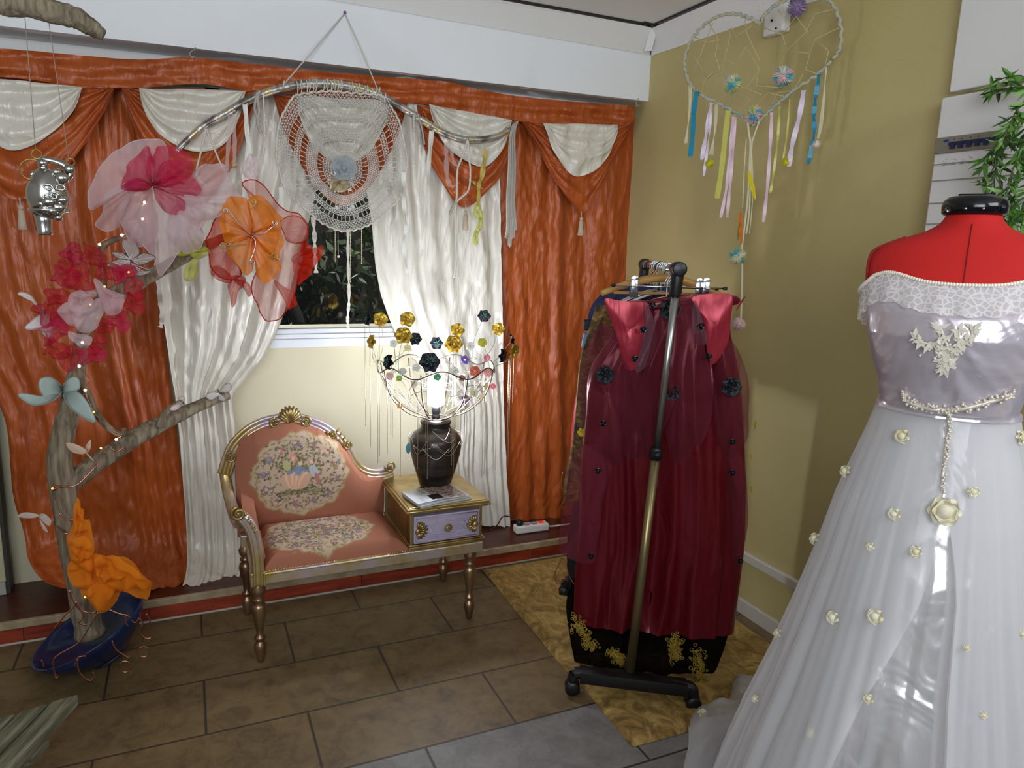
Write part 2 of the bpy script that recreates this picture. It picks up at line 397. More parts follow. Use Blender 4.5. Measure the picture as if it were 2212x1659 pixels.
# ------------------------------------------------------------------ satin backdrop
def drape(name, rows, m, Y, nf, amp, seed, parent=None, nu=150, nv=140, label=None, wr=.012, gather=None):
    """rows: (y px, left px, right px) on the plane Y; folds hang down the cloth"""
    L = [(onY(q[1], q[0], q[3] if len(q) > 3 else Y), onY(q[2], q[0], q[3] if len(q) > 3 else Y)) for q in rows]
    ml = spline([l for l, r in L], 6); mr = spline([r for l, r in L], 6)
    mb = MB()
    def fn(u, v):
        # v by arclength in z
        a = plint(ml, v); b = plint(mr, v); p = a.lerp(b, u)
        w = (b-a).length
        q = u*nf*.62+.25*nz((u*2.5, v*2.2, seed+7))
        f = 1.7*nz((q, v*.55, seed*3.1))+.9*nz((q*2.3, v*.9, seed*5.3))+.35*math.sin(2*PI*nf*.8*u+2.5*nz((u*4, v*1.5, seed)))
        A = amp
        p.y = p.y - A*(f*.5+.62) - wr*.7*nz((p.x*14, p.z*4, seed)) - wr*.5*nz((p.x*26+p.z*9, p.z*10, seed+9)) - wr*.35*nz((p.x*44-p.z*18, p.z*20, seed+5))
        return p
    mb.grid(fn, nu, nv)
    return obj(name, mb, m, parent, label=label, kind=None)

Y0 = 3.245
# left orange panel, right orange panel
o = drape('orange_curtain', [(150, -260, 335), (500, -170, 342), (760, -60, 360), (900, 12, 378), (1060, 30, 398), (1150, 56, 412), (1205, 66, 420, 3.20), (1250, 100, 420, 3.12), (1266, 170, 400, 3.09)], ORANGE, 3.262, 13, .028, 1)
tag(o, 'rust orange satin curtain behind the driftwood tree, hem on the step', 'curtain', 'orange satin backdrop curtains')
o = drape('orange_curtain', [(250, 1066, 1372), (450, 1068, 1362), (600, 1072, 1352), (800, 1078, 1340), (1000, 1086, 1330), (1124, 1090, 1322)], ORANGE, 3.262, 9, .024, 2)
tag(o, 'rust orange satin curtain between the flower lamp and the clothes rail', 'curtain', 'orange satin backdrop curtains')
t1 = thing('cream_curtain', 'cream satin curtain gathered in at the driftwood branch tip, beside the gilt bench', 'curtain', onY(440, 1255, 3.2), 'cream satin window curtains')
drape('cloth', [(215, 322, 740), (340, 325, 700), (470, 335, 668), (560, 340, 642), (640, 348, 622), (705, 356, 602), (765, 365, 573), (810, 371, 536), (848, 378, 506), (875, 381, 503), (930, 387, 509), (1010, 393, 515), (1100, 400, 520), (1170, 404, 524), (1215, 404, 526, 3.16), (1245, 400, 520, 3.10), (1262, 394, 505, 3.07)], CREAM, 3.222, 10, .028, 3, t1)
m = MB(); m.grid(lambda u, v: onY(489+2*v, 846+14*v, 3.17)+V((.017*math.cos(2*PI*u), .02*math.sin(2*PI*u)+.02, .006*math.cos(2*PI*u))), 14, 6, True); obj('tie_knot', m, CREAM, t1)
t2 = thing('cream_curtain', 'cream satin curtain drawn aside behind the flower lamp', 'curtain', onY(1050, 1130, 3.2), 'cream satin window curtains')
drape('cloth', [(215, 770, 1076), (360, 782, 1077), (480, 799, 1078), (560, 806, 1080), (640, 821, 1081), (711, 848, 1082), (745, 868, 1083), (800, 915, 1083), (845, 965, 1084), (880, 985, 1085), (930, 987, 1087), (1000, 980, 1090), (1070, 990, 1094), (1134, 1000, 1098)], CREAM, 3.222, 9, .028, 4, t2)
m = MB(); m.grid(lambda u, v: onY(983+16*v, 862+18*v, 3.17)+V((.016*math.cos(2*PI*u), .02*math.sin(2*PI*u), .012*math.cos(2*PI*u))), 14, 6, True); obj('tie_knot', m, CREAM, t2)

# valance: header band, cream half-moons, orange swags with tassels
vl = thing('valance', 'rust orange satin valance with cream half-moon swags under the white beam', 'valance', onY(700, 200, 3.2))
top = spline([onY(*q, 3.165) for q in ((-120, 98), (0, 105), (120, 114), (300, 128), (415, 125), (560, 140), (750, 158), (950, 175), (1010, 187), (1100, 205), (1240, 219), (1372, 229))], 6)
bot = spline([onY(*q, 3.165) for q in ((-120, 158), (0, 165), (90, 175), (175, 189), (300, 190), (430, 181), (530, 195), (660, 206), (800, 216), (925, 226), (1105, 259), (1172, 267), (1335, 270), (1368, 262))], 6)
m = MB()
def fb(u, v):
    p = plint(top, u).lerp(plint(bot, u), v)
    p.y -= .012*nz((p.x*7, p.z*40, 1))+.006*nz((p.x*30, p.z*30, 4))+.006*math.sin(v*9+u*20); return p
m.grid(fb, 200, 14); obj('header_band', m, ORANGE, vl)
def swag(name, Lp, Rp, lower, Y, mat_, seed, nfold, bulge):
    ub = [onY(*Lp, Y), onY(*Rp, Y)]; lb = spline([onY(*q, Y) for q in [Lp]+lower+[Rp]], 8); mb = MB()
    cen = ub[0].lerp(ub[1], .5)
    def fn(u, v):
        a = ub[0].lerp(ub[1], u); b = plint(lb, u); p = a.lerp(b, v)
        d = min(1, (b-a).length/.05)
        p.y -= bulge*math.sin(PI*min(1, v*.92))*d + .010*math.sin(v*nfold*2*PI+3*nz((u*3, v*2, seed)))*d + .010*nz((p.x*14, p.z*14, seed)); return p
    mb.grid(fn, 60, 44); return obj(name, mb, mat_, vl)
E_ = [('o', (-120, 170), (250, 185), [(-90, 300), (-20, 400), (43, 432), (110, 390), (170, 330), (222, 250)], 3),
      ('o', (262, 190), (560, 195), [(300, 300), (360, 400), (430, 448), (490, 380), (530, 290)], 4),
      ('o', (590, 205), (880, 222), [(620, 300), (680, 400), (738, 445), (800, 400), (850, 310)], 5),
      ('o', (900, 226), (1116, 260), [(915, 320), (950, 385), (985, 440), (1008, 447), (1040, 425), (1080, 380), (1104, 320)], 6),
      ('o', (1128, 262), (1366, 264), [(1165, 330), (1205, 400), (1235, 440), (1256, 462), (1285, 420), (1325, 340), (1350, 300)], 7)]
for k, a, b, lo, s in E_: swag('orange_swag', a, b, lo, 3.168, ORANGE, s, 4, .022)
C_ = [((-75, 162), (178, 189), [(-60, 230), (-30, 290), (20, 325), (70, 315), (120, 280), (160, 235)], 11),
      ((300, 190), (531, 196), [(312, 240), (345, 290), (400, 322), (450, 326), (490, 305), (518, 250)], 12),
      ((638, 206), (845, 218), [(650, 260), (680, 320), (735, 355), (790, 335), (830, 275)], 13),
      ((926, 225), (1106, 259), [(940, 270), (962, 312), (1000, 345), (1045, 361), (1080, 330), (1096, 295)], 14),
      ((1173, 266), (1335, 269), [(1188, 310), (1205, 345), (1235, 377), (1262, 379), (1295, 360), (1320, 325)], 15)]
for a, b, lo, s in C_: swag('cream_swag', a, b, lo, 3.122, CREAM, s, 3, .014)
TASS = pm('tassel_thread', (214, 196, 172), .8, b=.6, bs=60, bsc=(14, 14, 1))
for x, y in ((43, 433), (1006, 447), (1256, 462)):
    p = onY(x, y, 3.13); m = MB()
    m.tube([p+V((0, 0, .01)), p-V((0, 0, .02))], .0025, 6); m.ball(p-V((0, 0, .024)), (.009, .009, .010), 10)
    m.lathe([(.005, 0), (.0095, -.006), (.013, -.05), (.0145, -.072), (.004, -.073)], p-V((0, 0, .030)), 12); obj('tassel', m, TASS, vl)
for x, y, w_ in ((415, 120, 'silver curtain hook on the beam edge above the swag near the driftwood tree'), (1375, 226, 'small silver curtain hook at the room corner end of the valance')):
    p = onY(x, y, 3.13); m = MB(); m.tube(spline([p+V((.012, .006, .024)), p+V((.004, 0, .018)), p+V((-.008, -.006, .004)), p+V((0, -.012, -.01)), p+V((.009, -.006, -.002)), p+V((.006, .01, .004))], 5), .0025, 8)
    m.tube([p+V((.012, .006, .024)), p+V((.012, .02, .07))], .002, 6)
    tag(obj('curtain_hook', m, CHROME), w_, 'hook', 'silver curtain hooks')
# ------------------------------------------------------------------ gilt telephone bench
t = NT('lilac_gilt'); t.set(Roughness=.34, Metallic=.65)
n1 = t.noise(t.co((1, 1, 1)), 7, 5, .6)
t.l(t.ramp(n1, [(.36, lin((186, 160, 92))), (.5, lin((200, 180, 150))), (.64, lin((206, 190, 206)))]), t.b.inputs['Base Color'])
t.bump(t.noise(t.co(), 30, 3), .06, .004); LILAC = t.m
GILT = pm('gilt', (190, 166, 108), .33, .8, c2=(158, 132, 82), ns=12, b=.08, bs=30)
LILACP = pm('lilac_paint', (196, 186, 206), .42, .25, c2=(178, 166, 190), ns=9)
TURN = pm('antique_bronze_gilt', (176, 146, 110), .32, .85, c2=(128, 98, 74), ns=10, nsc=(1, 1, .5))
UPH = pm('tapestry', (190, 110, 80), .85, vc=True, b=.25, bs=420, bd=.002)

bench = thing('telephone_bench', 'gilt and lilac upholstered telephone bench with tapestry medallion back and side drawer', 'bench', (.6, 2.72, 0))
def leg(x, y, label=None):
    m = MB()
    prof = [(.004, .0), (.011, .001), (.013, .01), (.017, .03), (.0225, .055), (.021, .07), (.013, .08), (.012, .085), (.019, .09), (.019, .098), (.012, .104), (.0135, .125), (.022, .175), (.027, .205),
            (.024, .222), (.015, .232), (.021, .238), (.021, .246), (.015, .252), (.024, .268), (.026, .282), (.018, .296), (.018, .302)]
    m.lathe(prof, (x, y, 0), 22); return obj('leg', m, TURN, bench)
for x, y in ((.178, 2.535), (.992, 2.56), (.160, 2.905), (1.0, 2.915)): leg(x, y)
m = MB()
for x, y in ((.178, 2.535), (1.005, 2.555), (.17, 2.9), (1.005, 2.9)): m.box((x-.026, y-.024, .300), (x+.026, y+.026, .352))
m.box((.19, 2.515, .303), (1.03, 2.545, .346)); m.box((.15, 2.90, .303), (1.03, 2.93, .346)); m.box((.16, 2.53, .303), (.19, 2.92, .346)); m.box((1.005, 2.53, .303), (1.033, 2.92, .346))
m.box((.19, 2.511, .338), (.732, 2.547, .348))
obj('seat_rail', m, LILAC, bench, smooth=False, bevel=.004)

# --- painted upholstery: colours woven into the cloth
class Paint:
    def __init__(s, w, h, base): s.a = np.zeros((h, w, 3)); s.a[:] = base; s.w = w; s.h = h; s.Y, s.X = np.mgrid[0:h, 0:w]; s.X = s.X/(w-1); s.Y = s.Y/(h-1); s.asp = 1
    def ell(s, cx, cy, rx, ry, c, ang=0, k=1):
        dx = s.X-cx; dy = (s.Y-cy); ca, sa = math.cos(ang), math.sin(ang)
        d = ((dx*ca+dy*s.asp*sa)/rx)**2+((-dx*sa+dy*s.asp*ca)/ry)**2 < 1
        s.a[d] = s.a[d]*(1-k)+np.array(c)*k
    def at(s, u, v):
        i = min(s.w-1, max(0, int(round(u*(s.w-1))))); j = min(s.h-1, max(0, int(round(v*(s.h-1))))); return s.a[j, i]
def medallion(pt, cx, cy, rx, ry, rnd, figure=True):
    asp = pt.asp
    dx = (pt.X-cx)/rx; dy = (pt.Y-cy)*asp/ry; rr = np.sqrt(dx**2+dy**2); th = np.arctan2(dy, dx)
    edge = .95+.028*np.cos(8*th)+.02*np.cos(17*th+1)+.01*np.cos(29*th)
    cream = np.array(lin((186, 160, 138))); gold = np.array(lin((158, 136, 90)))
    pt.a[rr < edge] = gold; pt.a[rr < edge-.03] = cream
    def pos(r, a): return cx+rx*r*math.cos(a), cy+ry*r*math.sin(a)/asp
    ol = [lin(c) for c in ((104, 98, 66), (86, 88, 62), (126, 118, 76), (138, 126, 84))]
    fl = [lin(c) for c in ((132, 112, 134), (112, 120, 146), (176, 116, 112), (150, 96, 104), (206, 170, 150))]
    for k in range(46):          # scrolling border
        a = 2*PI*k/46; x, y = pos(.86+.03*math.sin(k*2.1), a); pt.ell(x, y, rx*.055, rx*.018, gold*(.8+.4*rnd.random()), a+1.2)
    for k in range(13):          # flower sprays round the rim
        a = 2*PI*k/13+.2; x, y = pos(.70, a)
        for q in range(30): pt.ell(x+rnd.gauss(0, rx*.09), y+rnd.gauss(0, rx*.06)/asp, rx*.03, rx*.012, rnd.choice(ol), rnd.uniform(0, 3))
        for q in range(5): pt.ell(x+rnd.gauss(0, rx*.05), y+rnd.gauss(0, rx*.04)/asp, rx*.034, rx*.028, rnd.choice(fl))
    if figure:
        for q in range(330): pt.ell(cx+rnd.gauss(0, rx*.27), cy+(rnd.gauss(0, ry*.22)+ry*.12)/asp, rx*.035, rx*.016, rnd.choice(ol), rnd.uniform(0, 3))
        for q in range(140): pt.ell(cx+rnd.gauss(0, rx*.28), cy+(rnd.gauss(0, ry*.07)-ry*.38)/asp, rx*.04, rx*.014, rnd.choice(ol), rnd.uniform(-.5, .5))
        pe = np.array(lin((214, 170, 140))); bl = np.array(lin((122, 138, 158))); sk = np.array(lin((222, 176, 150)))
        for i in range(9):   # full skirt
            f = (i-4)/4; pt.ell(cx-rx*.08+f*rx*.17, cy-(ry*.16-ry*.03*(1-f*f))/asp, rx*.075, ry*.21, pe*(.86+.2*(i % 2)), -f*.55)
        pt.ell(cx-rx*.04, cy+ry*.10/asp, rx*.075, ry*.13, bl); pt.ell(cx-rx*.17, cy+ry*.08/asp, rx*.13, ry*.035, bl*.9, .5); pt.ell(cx+rx*.08, cy+ry*.10/asp, rx*.12, ry*.035, bl*.9, -.3)
        pt.ell(cx, cy+ry*.25/asp, rx*.038, ry*.05, sk)
        pt.ell(cx+rx*.26, cy+ry*.06/asp, rx*.08, ry*.14, lin((176, 176, 178)), .4); pt.ell(cx+rx*.22, cy+ry*.26/asp, rx*.036, ry*.046, sk); pt.ell(cx+rx*.33, cy-ry*.14/asp, rx*.045, ry*.16, lin((170, 112, 104)), .35)
        pt.ell(cx-rx*.26, cy+ry*.22/asp, rx*.07, ry*.11, lin((176, 170, 120))); pt.ell(cx-rx*.14, cy+ry*.40/asp, rx*.07, ry*.08, lin((206, 140, 122))); pt.ell(cx-rx*.14, cy+ry*.37/asp, rx*.034, ry*.045, sk)
    else:
        for q in range(420): pt.ell(cx+rnd.gauss(0, rx*.36), cy+rnd.gauss(0, ry*.30)/asp, rx*.034, rx*.014, rnd.choice(ol), rnd.uniform(0, 3))
        for q in range(60): pt.ell(cx+rnd.gauss(0, rx*.34), cy+rnd.gauss(0, ry*.28)/asp, rx*.035, rx*.028, rnd.choice(fl))
BASE = lin((158, 98, 74))
# frame line of the back, front elevation at Y 2.92
CL = spline([onY(*q, 2.92) for q in ((486, 1022), (495, 992), (508, 962), (535, 934), (565, 917), (595, 909), (625, 905), (655, 909), (690, 922), (722, 945), (744, 972), (757, 996), (773, 1014), (795, 1024), (820, 1024), (846, 1016))], 8)
x0, x1 = .135, .722
def top(x):
    zs = [p.z for p in CL if abs(p.x-x) < .012] or [min(CL, key=lambda p: abs(p.x-x)).z]
    return max(zs)
TOPS = [(x0+(x1-x0)*i/80, top(x0+(x1-x0)*i/80)) for i in range(81)]
pt = Paint(300, 240, BASE); pt.asp = .50/(x1-x0)
medallion(pt, .41, .47, .335, .305, random.Random(5))
m = MB(); nu, nv = 190, 150; zb = .355
def fback(u, v):
    x = x0+(x1-x0)*u; zt = interp(x, TOPS); z = zb+(zt-zb)*v
    e = min(u, 1-u, v*1.2, (1-v))*6; e = min(1, e); pf = .035*(1-(1-e)**2)
    return (x, 2.905-pf-.02*math.sin(PI*v), z)
b0 = m.grid(fback, nu, nv)
for k in range(len(m.v)):
    p = m.v[k]; m.c[k] = tuple(pt.at((p.x-x0)/(x1-x0), (p.z-zb)/.50))
obj('back_cushion', m, UPH, bench)
m = MB(); pts = [V((x, 2.918, z)) for x, z in TOPS]
vs = [V((x0, 2.918, .33))]+pts+[V((x1, 2.918, .33))]; n = len(vs); vs2 = vs+[p+V((0, .014, 0)) for p in vs]
m.add(vs2, [tuple(range(n)), tuple(range(2*n-1, n-1, -1))]+[(i, i+n, (i+1) % n+n, (i+1) % n) for i in range(n)]); obj('back_board', m, pm('back_cloth', (150, 84, 62), .8), bench, smooth=False)
# seat cushion
pt = Paint(260, 170, BASE); pt.asp = .36/.53; medallion(pt, .41, .50, .42, .33, random.Random(9), False)
m = MB(); sx0, sx1, sy0, sy1 = .196, .730, 2.528, 2.895
def fs(u, v):
    x = sx0+(sx1-sx0)*u+(.012*(1-v) if u < .01 else 0); y = sy0+(sy1-sy0)*v
    e = min(1, min(u, 1-u, v, 1-v)*9); return (x, y, .346+.048*(1-(1-e)**2)+.006*math.sin(PI*u)*math.sin(PI*v))
m.grid(fs, 150, 100)
for k in range(len(m.v)):
    p = m.v[k]; m.c[k] = tuple(pt.at((p.x-sx0)/(sx1-sx0), (p.y-sy0)/(sy1-sy0)))
obj('seat_cushion', m, UPH, bench)
# carved frame: three reeds following the line
m = MB()
def offs(line, d):
    out = []
    for i, p in enumerate(line):
        tt = (line[min(i+1, len(line)-1)]-line[max(i-1, 0)]); nn = V((-tt.z, 0, tt.x)).normalized(); out.append(p+nn*d)
    return out
m.tube([p+V((0, .006, 0)) for p in CL], .025, 10)
for d, r, y in ((.021, .0085, -.014), (.007, .0075, -.020), (-.006, .0075, -.020), (-.019, .008, -.014)): m.tube([p+V((0, y, 0)) for p in offs(CL, d)], r, 8)
obj('back_frame', m, LILAC, bench)
m = MB(); inner = offs(CL, -.034)
for i in range(14, len(inner)-16):
    for q in (0, .5):
        p = inner[i].lerp(inner[i+1], q); m.ball(p+V((0, -.022, 0)), (.0036, .003, .0036), 6)
obj('nailhead_trim', m, pm('nailhead', (206, 186, 120), .3, .9), bench); m = MB()
for i in range(54):
    x = .205+(.728-.205)*i/53; m.ball((x, 2.5095, .354), (.0036, .003, .0036), 6)
obj('nailhead_trim', m, pm('nailhead', (206, 186, 120), .3, .9), bench)
# crown shell and scrolls
def scroll(mb, c, r, sgn, turns=1.6, a0=0, w=.0052, n=30):
    pts = [V((c.x+sgn*math.cos(a0+2*PI*turns*i/n)*r*(1-.82*i/n), c.y, c.z+math.sin(a0+2*PI*turns*i/n)*r*(1-.82*i/n))) for i in range(n+1)]
    mb.tube(pts, [w*(1-.45*i/n) for i in range(n+1)], 8); mb.ball(c, (w, w, w), 8)
m = MB(); c = onY(626, 907, 2.895)
for k in range(9):
    a = PI/2+(k-4)*.235; L = .058+.012*math.cos((k-4)*.5)
    d = V((math.cos(a), 0, math.sin(a))); b = c+V((0, 0, -.012))
    m.tube([b+d*L*q+V((0, -.012*math.sin(PI*q), 0)) for q in (0, .25, .5, .75, 1)], [.003, .005, .0068, .0075, .004], 8)
m.grid(lambda u, v: c+V((math.cos(PI*u)*.045*v, .008, math.sin(PI*u)*.058*v-.01)), 16, 4)
obj('shell_carving', m, GILT, bench)
m = MB()
for x_, y_, r_, s_, a_0 in ((594, 914, .022, 1, PI/2), (660, 911, .022, -1, PI/2), (500, 988, .022, 1, PI/2), (717, 938, .019, 1, 2.4), (750, 962, .018, -1, 2.4), (843, 1007, .024, 1, PI)):
    m = MB(); scroll(m, onY(x_, y_, 2.889), r_, s_, a0=a_0); obj('scroll_carving', m, GILT, bench)
m = MB()
for k in range(4):
    p = onY(726+k*7, 934+k*8, 2.89); m.tube([p, p+V((.006, -.006, .010)), p+V((.014, -.002, .018))], [.003, .005, .002], 7)
obj('leaf_carving', m, GILT, bench)
# side arm: rail runs forward and down to the scrolled front post
m = MB()
rail = spline([V((.098, 2.92, .62)), V((.102, 2.90, .565)), V((.112, 2.84, .505)), V((.122, 2.74, .478)), V((.128, 2.64, .492)), V((.130, 2.565, .53)), V((.132, 2.53, .556))], 6)
m.tube(rail, [.021]*len(rail), 10, flat=.85)
post = spline([onY(*q, 2.525) for q in ((512, 1108), (533, 1128), (545, 1150), (552, 1180), (556, 1215), (557, 1262))], 6)
m.tube(post, [.020, .021]+[.0215]*(len(post)-2), 10)
for d in (-.012, .012): m.tube([p+V((d, -.020, 0)) for p in post], .0055, 6)
obj('arm_frame', m, LILAC, bench)
m = MB(); scroll(m, onY(515, 1110, 2.500), .025, 1, 1.7, PI/2, .0075)
for k in range(5):
    p = onY(532+k*5, 1106+k*9, 2.50); m.tube([p, p+V((.001, -.004, -.008)), p+V((-.004, 0, -.014))], [.003, .0045, .002], 7)
obj('scroll_carving', m, GILT, bench)
m = MB()
def farm(u, v):
    y = 2.555+(2.90-2.555)*u; zt = interp(y, [(2.55, .500), (2.64, .478), (2.74, .464), (2.84, .50), (2.9, .59)]); z = .35+(zt-.35)*v
    e = min(1, min(u, 1-u, v, 1-v)*7); return (.150+.045*(1-(1-e)**2)+.02*(1-v), y, z)
m.grid(farm, 40, 24)
for k in range(len(m.v)): m.c[k] = BASE
obj('arm_pad', m, UPH, bench)
# cabinet with drawer
m = MB(); bx0, bx1, by0, by1 = .734, 1.030, 2.535, 2.925
m.box((bx0, by0+.012, .346), (bx0+.014, by1, .492)); m.box((bx1-.014, by0+.012, .346), (bx1, by1, .492)); m.box((bx0, by1-.014, .346), (bx1, by1, .492)); m.box((bx0, by0+.012, .346), (bx1, by1, .362)); m.box((bx0, by0+.03, .36), (bx1, by0+.04, .488))
m.box((bx0, by0, .346), (bx0+.012, by0+.02, .490)); m.box((bx1-.012, by0, .346), (bx1, by0+.02, .490))
obj('cabinet', m, GILT, bench, smooth=False, bevel=.002)
m = MB(); m.box((bx0-.012, by0-.010, .349), (bx1+.014, by1, .357)); m.box((bx0-.006, by0-.004, .357), (bx1+.008, by1, .363)); m.box((bx0-.004, by0-.004, .343), (bx1+.006, by1, .349)); obj('base_moulding', m, GILT, bench, smooth=False, bevel=.002)
m = MB(); m.box((bx0-.016, by0-.020, .5075), (bx1+.022, by1+.012, .516)); m.box((bx0-.022, by0-.026, .500), (bx1+.028, by1+.014, .5075)); m.box((bx0-.012, by0-.014, .492), (bx1+.018, by1+.01, .500))
m.box((bx0-.006, by0-.010, .516), (bx1+.012, by1+.004, .5185)); obj('table_top', m, GILT, bench, smooth=False, bevel=.0025)
m = MB(); m.box((bx0+.014, by0-.006, .368), (bx1-.014, by0+.03, .478)); dw = obj('drawer', m, LILACP, bench, smooth=False, bevel=.003)
m = MB(); yf = by0-.0065; dx0, dx1, dz0, dz1 = bx0+.022, bx1-.022, .376, .470; cx = (dx0+dx1)/2; cz = .423
def lz(pts, r=.0022, closed=True): m.tube([V((x, yf, z)) for x, z in pts], r, 6, closed)
lz([(dx0, dz0), (dx1, dz0), (dx1, dz1), (dx0, dz1)], .0026)
for s_ in (1, .84):
    hw, hh = .088*s_, .030*s_; q = []
    for i in range(15): f = -1+2*i/14; q.append((cx+hw*f, cz+hh*(.72+.40*(1-f*f)-.18*(abs(f) > .9))))
    for i in range(7): f = 1-2*i/6; q.append((cx+hw-.012*(1-f*f), cz+hh*.62*f))
    for i in range(15): f = 1-2*i/14; q.append((cx+hw*f, cz-hh*(.72+.40*(1-f*f)-.18*(abs(f) > .9))))
    for i in range(7): f = -1+2*i/6; q.append((cx-hw+.012*(1-f*f), cz+hh*.62*f))
    lz(q, .0022)
obj('drawer_moulding', m, LILACP, dw)
for sg, xc in ((1, dx0+.004), (-1, dx1-.004)):
    m = MB()
    for k in range(9):
        a = -1.35+2.7*k/8; L = .036+.006*math.cos(a*2); d = V((sg*math.cos(a)*1.0, 0, math.sin(a)*1.15)); b = V((xc, yf, cz))
        m.tube([b+d*L*.25, b+d*L*.6+V((0, -.006, 0)), b+d*L], [.002, .0052, .0045], 7)
    m.ball((xc+sg*.004, yf-.001, cz-.006), (.012, .006, .014), 10); obj('shell_carving', m, GILT, dw)
m = MB(); R = Matrix.Rotation(PI/2, 3, 'X'); m.lathe([(.006, .0), (.006, .006), (.013, .010), (.0155, .016), (.012, .022), (.003, .024)], (cx, yf+.002, cz), 16, R=R)
for k in range(6): a = k*PI/3; m.ball((cx+.008*math.cos(a), yf-.020, cz+.008*math.sin(a)), (.004, .004, .004), 6)
obj('knob', m, GILT, dw)

# ------------------------------------------------------------------ lamp
LC = V((.903, 2.75, .519))
lamp = thing('table_lamp', 'dark urn table lamp with a wire shade full of gold, black and coloured roses, lit', 'lamp', LC)
m = MB(); t = NT('dark_glaze'); t.set(Roughness=.28, Metallic=.35)
t.l(t.ramp(t.noise(t.co((1.5, 1.5, 16)), 1.6, 3, .5, .5), [(.35, lin((30, 26, 24))), (.6, lin((66, 57, 50))), (.75, lin((42, 36, 33)))]), t.b.inputs['Base Color'])
t.bump(t.noise(t.co((2, 2, 26)), 1.5, 2), .12, .01)
m.lathe([(.060, 0), (.064, .004), (.066, .012), (.074, .04), (.088, .085), (.101, .135), (.107, .175), (.104, .205), (.090, .228), (.068, .242), (.060, .250), (.059, .262), (.064, .272), (.062, .280), (.03, .286), (.002, .286)], LC, 40)
obj('vase', m, t.m, lamp)
m = MB(); m.lathe([(.016, .286), (.018, .300), (.014, .304), (.017, .312), (.017, .338), (.013, .345)], LC, 18); obj('socket', m, BLACK, lamp)
m = MB(); BC = LC+V((0, 0, .345))
for k in range(3):
    a = 2*PI*k/3; d = V((math.cos(a), math.sin(a), 0))*.024; e = V((math.cos(a+.9), math.sin(a+.9), 0))*.024
    m.tube([BC+d, BC+d+V((0, 0, .085))]+[BC+d.lerp(e, i/6)+V((0, 0, .085+.012*math.sin(PI*i/6))) for i in range(1, 6)]+[BC+e+V((0, 0, .085)), BC+e], .0115, 10)
obj('bulb', m, emit('lamp_light', (236, 243, 255), 165), lamp)
WIRE = pm('shade_wire', (112, 98, 84), .35, .9); FINE = pm('fine_wire', (196, 190, 180), .3, .9)
m = MB(); rim = [V((LC.x+.235*math.cos(a), LC.y+.235*math.sin(a), 1.022+.016*math.cos(a*7))) for a in [2*PI*i/112 for i in range(112)]]
m.tube(rim, .0028, 6, True)
for k in range(8):
    a = 2*PI*k/8+.22; d = V((math.cos(a), math.sin(a), 0))
    m.tube(spline([LC+d*.045+V((0, 0, .292)), LC+d*.13+V((0, 0, .325)), LC+d*.205+V((0, 0, .40)), LC+d*.234+V((0, 0, .505))], 6), .0025, 6)
m.tube([LC+V((.05*math.cos(a), .05*math.sin(a), .29)) for a in [2*PI*i/30 for i in range(30)]], .003, 6, True)
obj('shade_frame', m, WIRE, lamp)
rnd = random.Random(21)
m = MB()
for k in range(34):
    a = rnd.uniform(0, 2*PI); a2 = a+rnd.uniform(.4, 1.2); f0 = rnd.uniform(.0, .9); f1 = rnd.uniform(.3, 1)
    def cage(a, f): r = interp(f, [(0, .05), (.2, .13), (.55, .205), (1, .236)]); z = interp(f, [(0, .29), (.2, .325), (.55, .40), (1, .51)]); return LC+V((r*math.cos(a), r*math.sin(a), z))
    m.tube(spline([cage(a, f0), cage((a+a2)/2, rnd.uniform(.2, .9))+V((0, 0, rnd.uniform(-.01, .03))), cage(a2, f1)], 6), .0011, 5)
for k in range(16):
    a = rnd.uniform(0, 2*PI); z = rnd.uniform(.185, .262); r = interp(z, [(.17, .108), (.205, .106), (.23, .092), (.242, .07), (.27, .066)])+.003
    a2 = a+rnd.uniform(.5, 1.3); dz = rnd.uniform(-.05, .01)
    def on(a, z): r = interp(z, [(.12, .100), (.175, .109), (.205, .107), (.23, .094), (.242, .072), (.27, .067)])+.004; return LC+V((r*math.cos(a), r*math.sin(a), z))
    m.tube(spline([on(a, z), on((a+a2)/2, max(.13, z+dz-.02)), on(a2, z)], 7), .0012, 5)
obj('wire_garland', m, FINE, lamp)
m = MB(); p = onY(882, 968, 2.60); e = V((0, 0, 0))
m.grid(lambda u, v: p+V((.011*math.sin(PI*v)**.8*math.cos(2*PI*u)*(1.1-.35*v), .003*math.cos(2*PI*u+PI/2)*math.sin(PI*v), .024-.048*(1-v))), 14, 10, True); m.tube(spline([p+V((0, 0, .024)), p+V((.008, .02, .045)), p+V((.03, .06, .05))], 4), .001, 5)
obj('leaf_pendant', m, pm('turquoise_leaf', (74, 142, 150), .5), lamp)

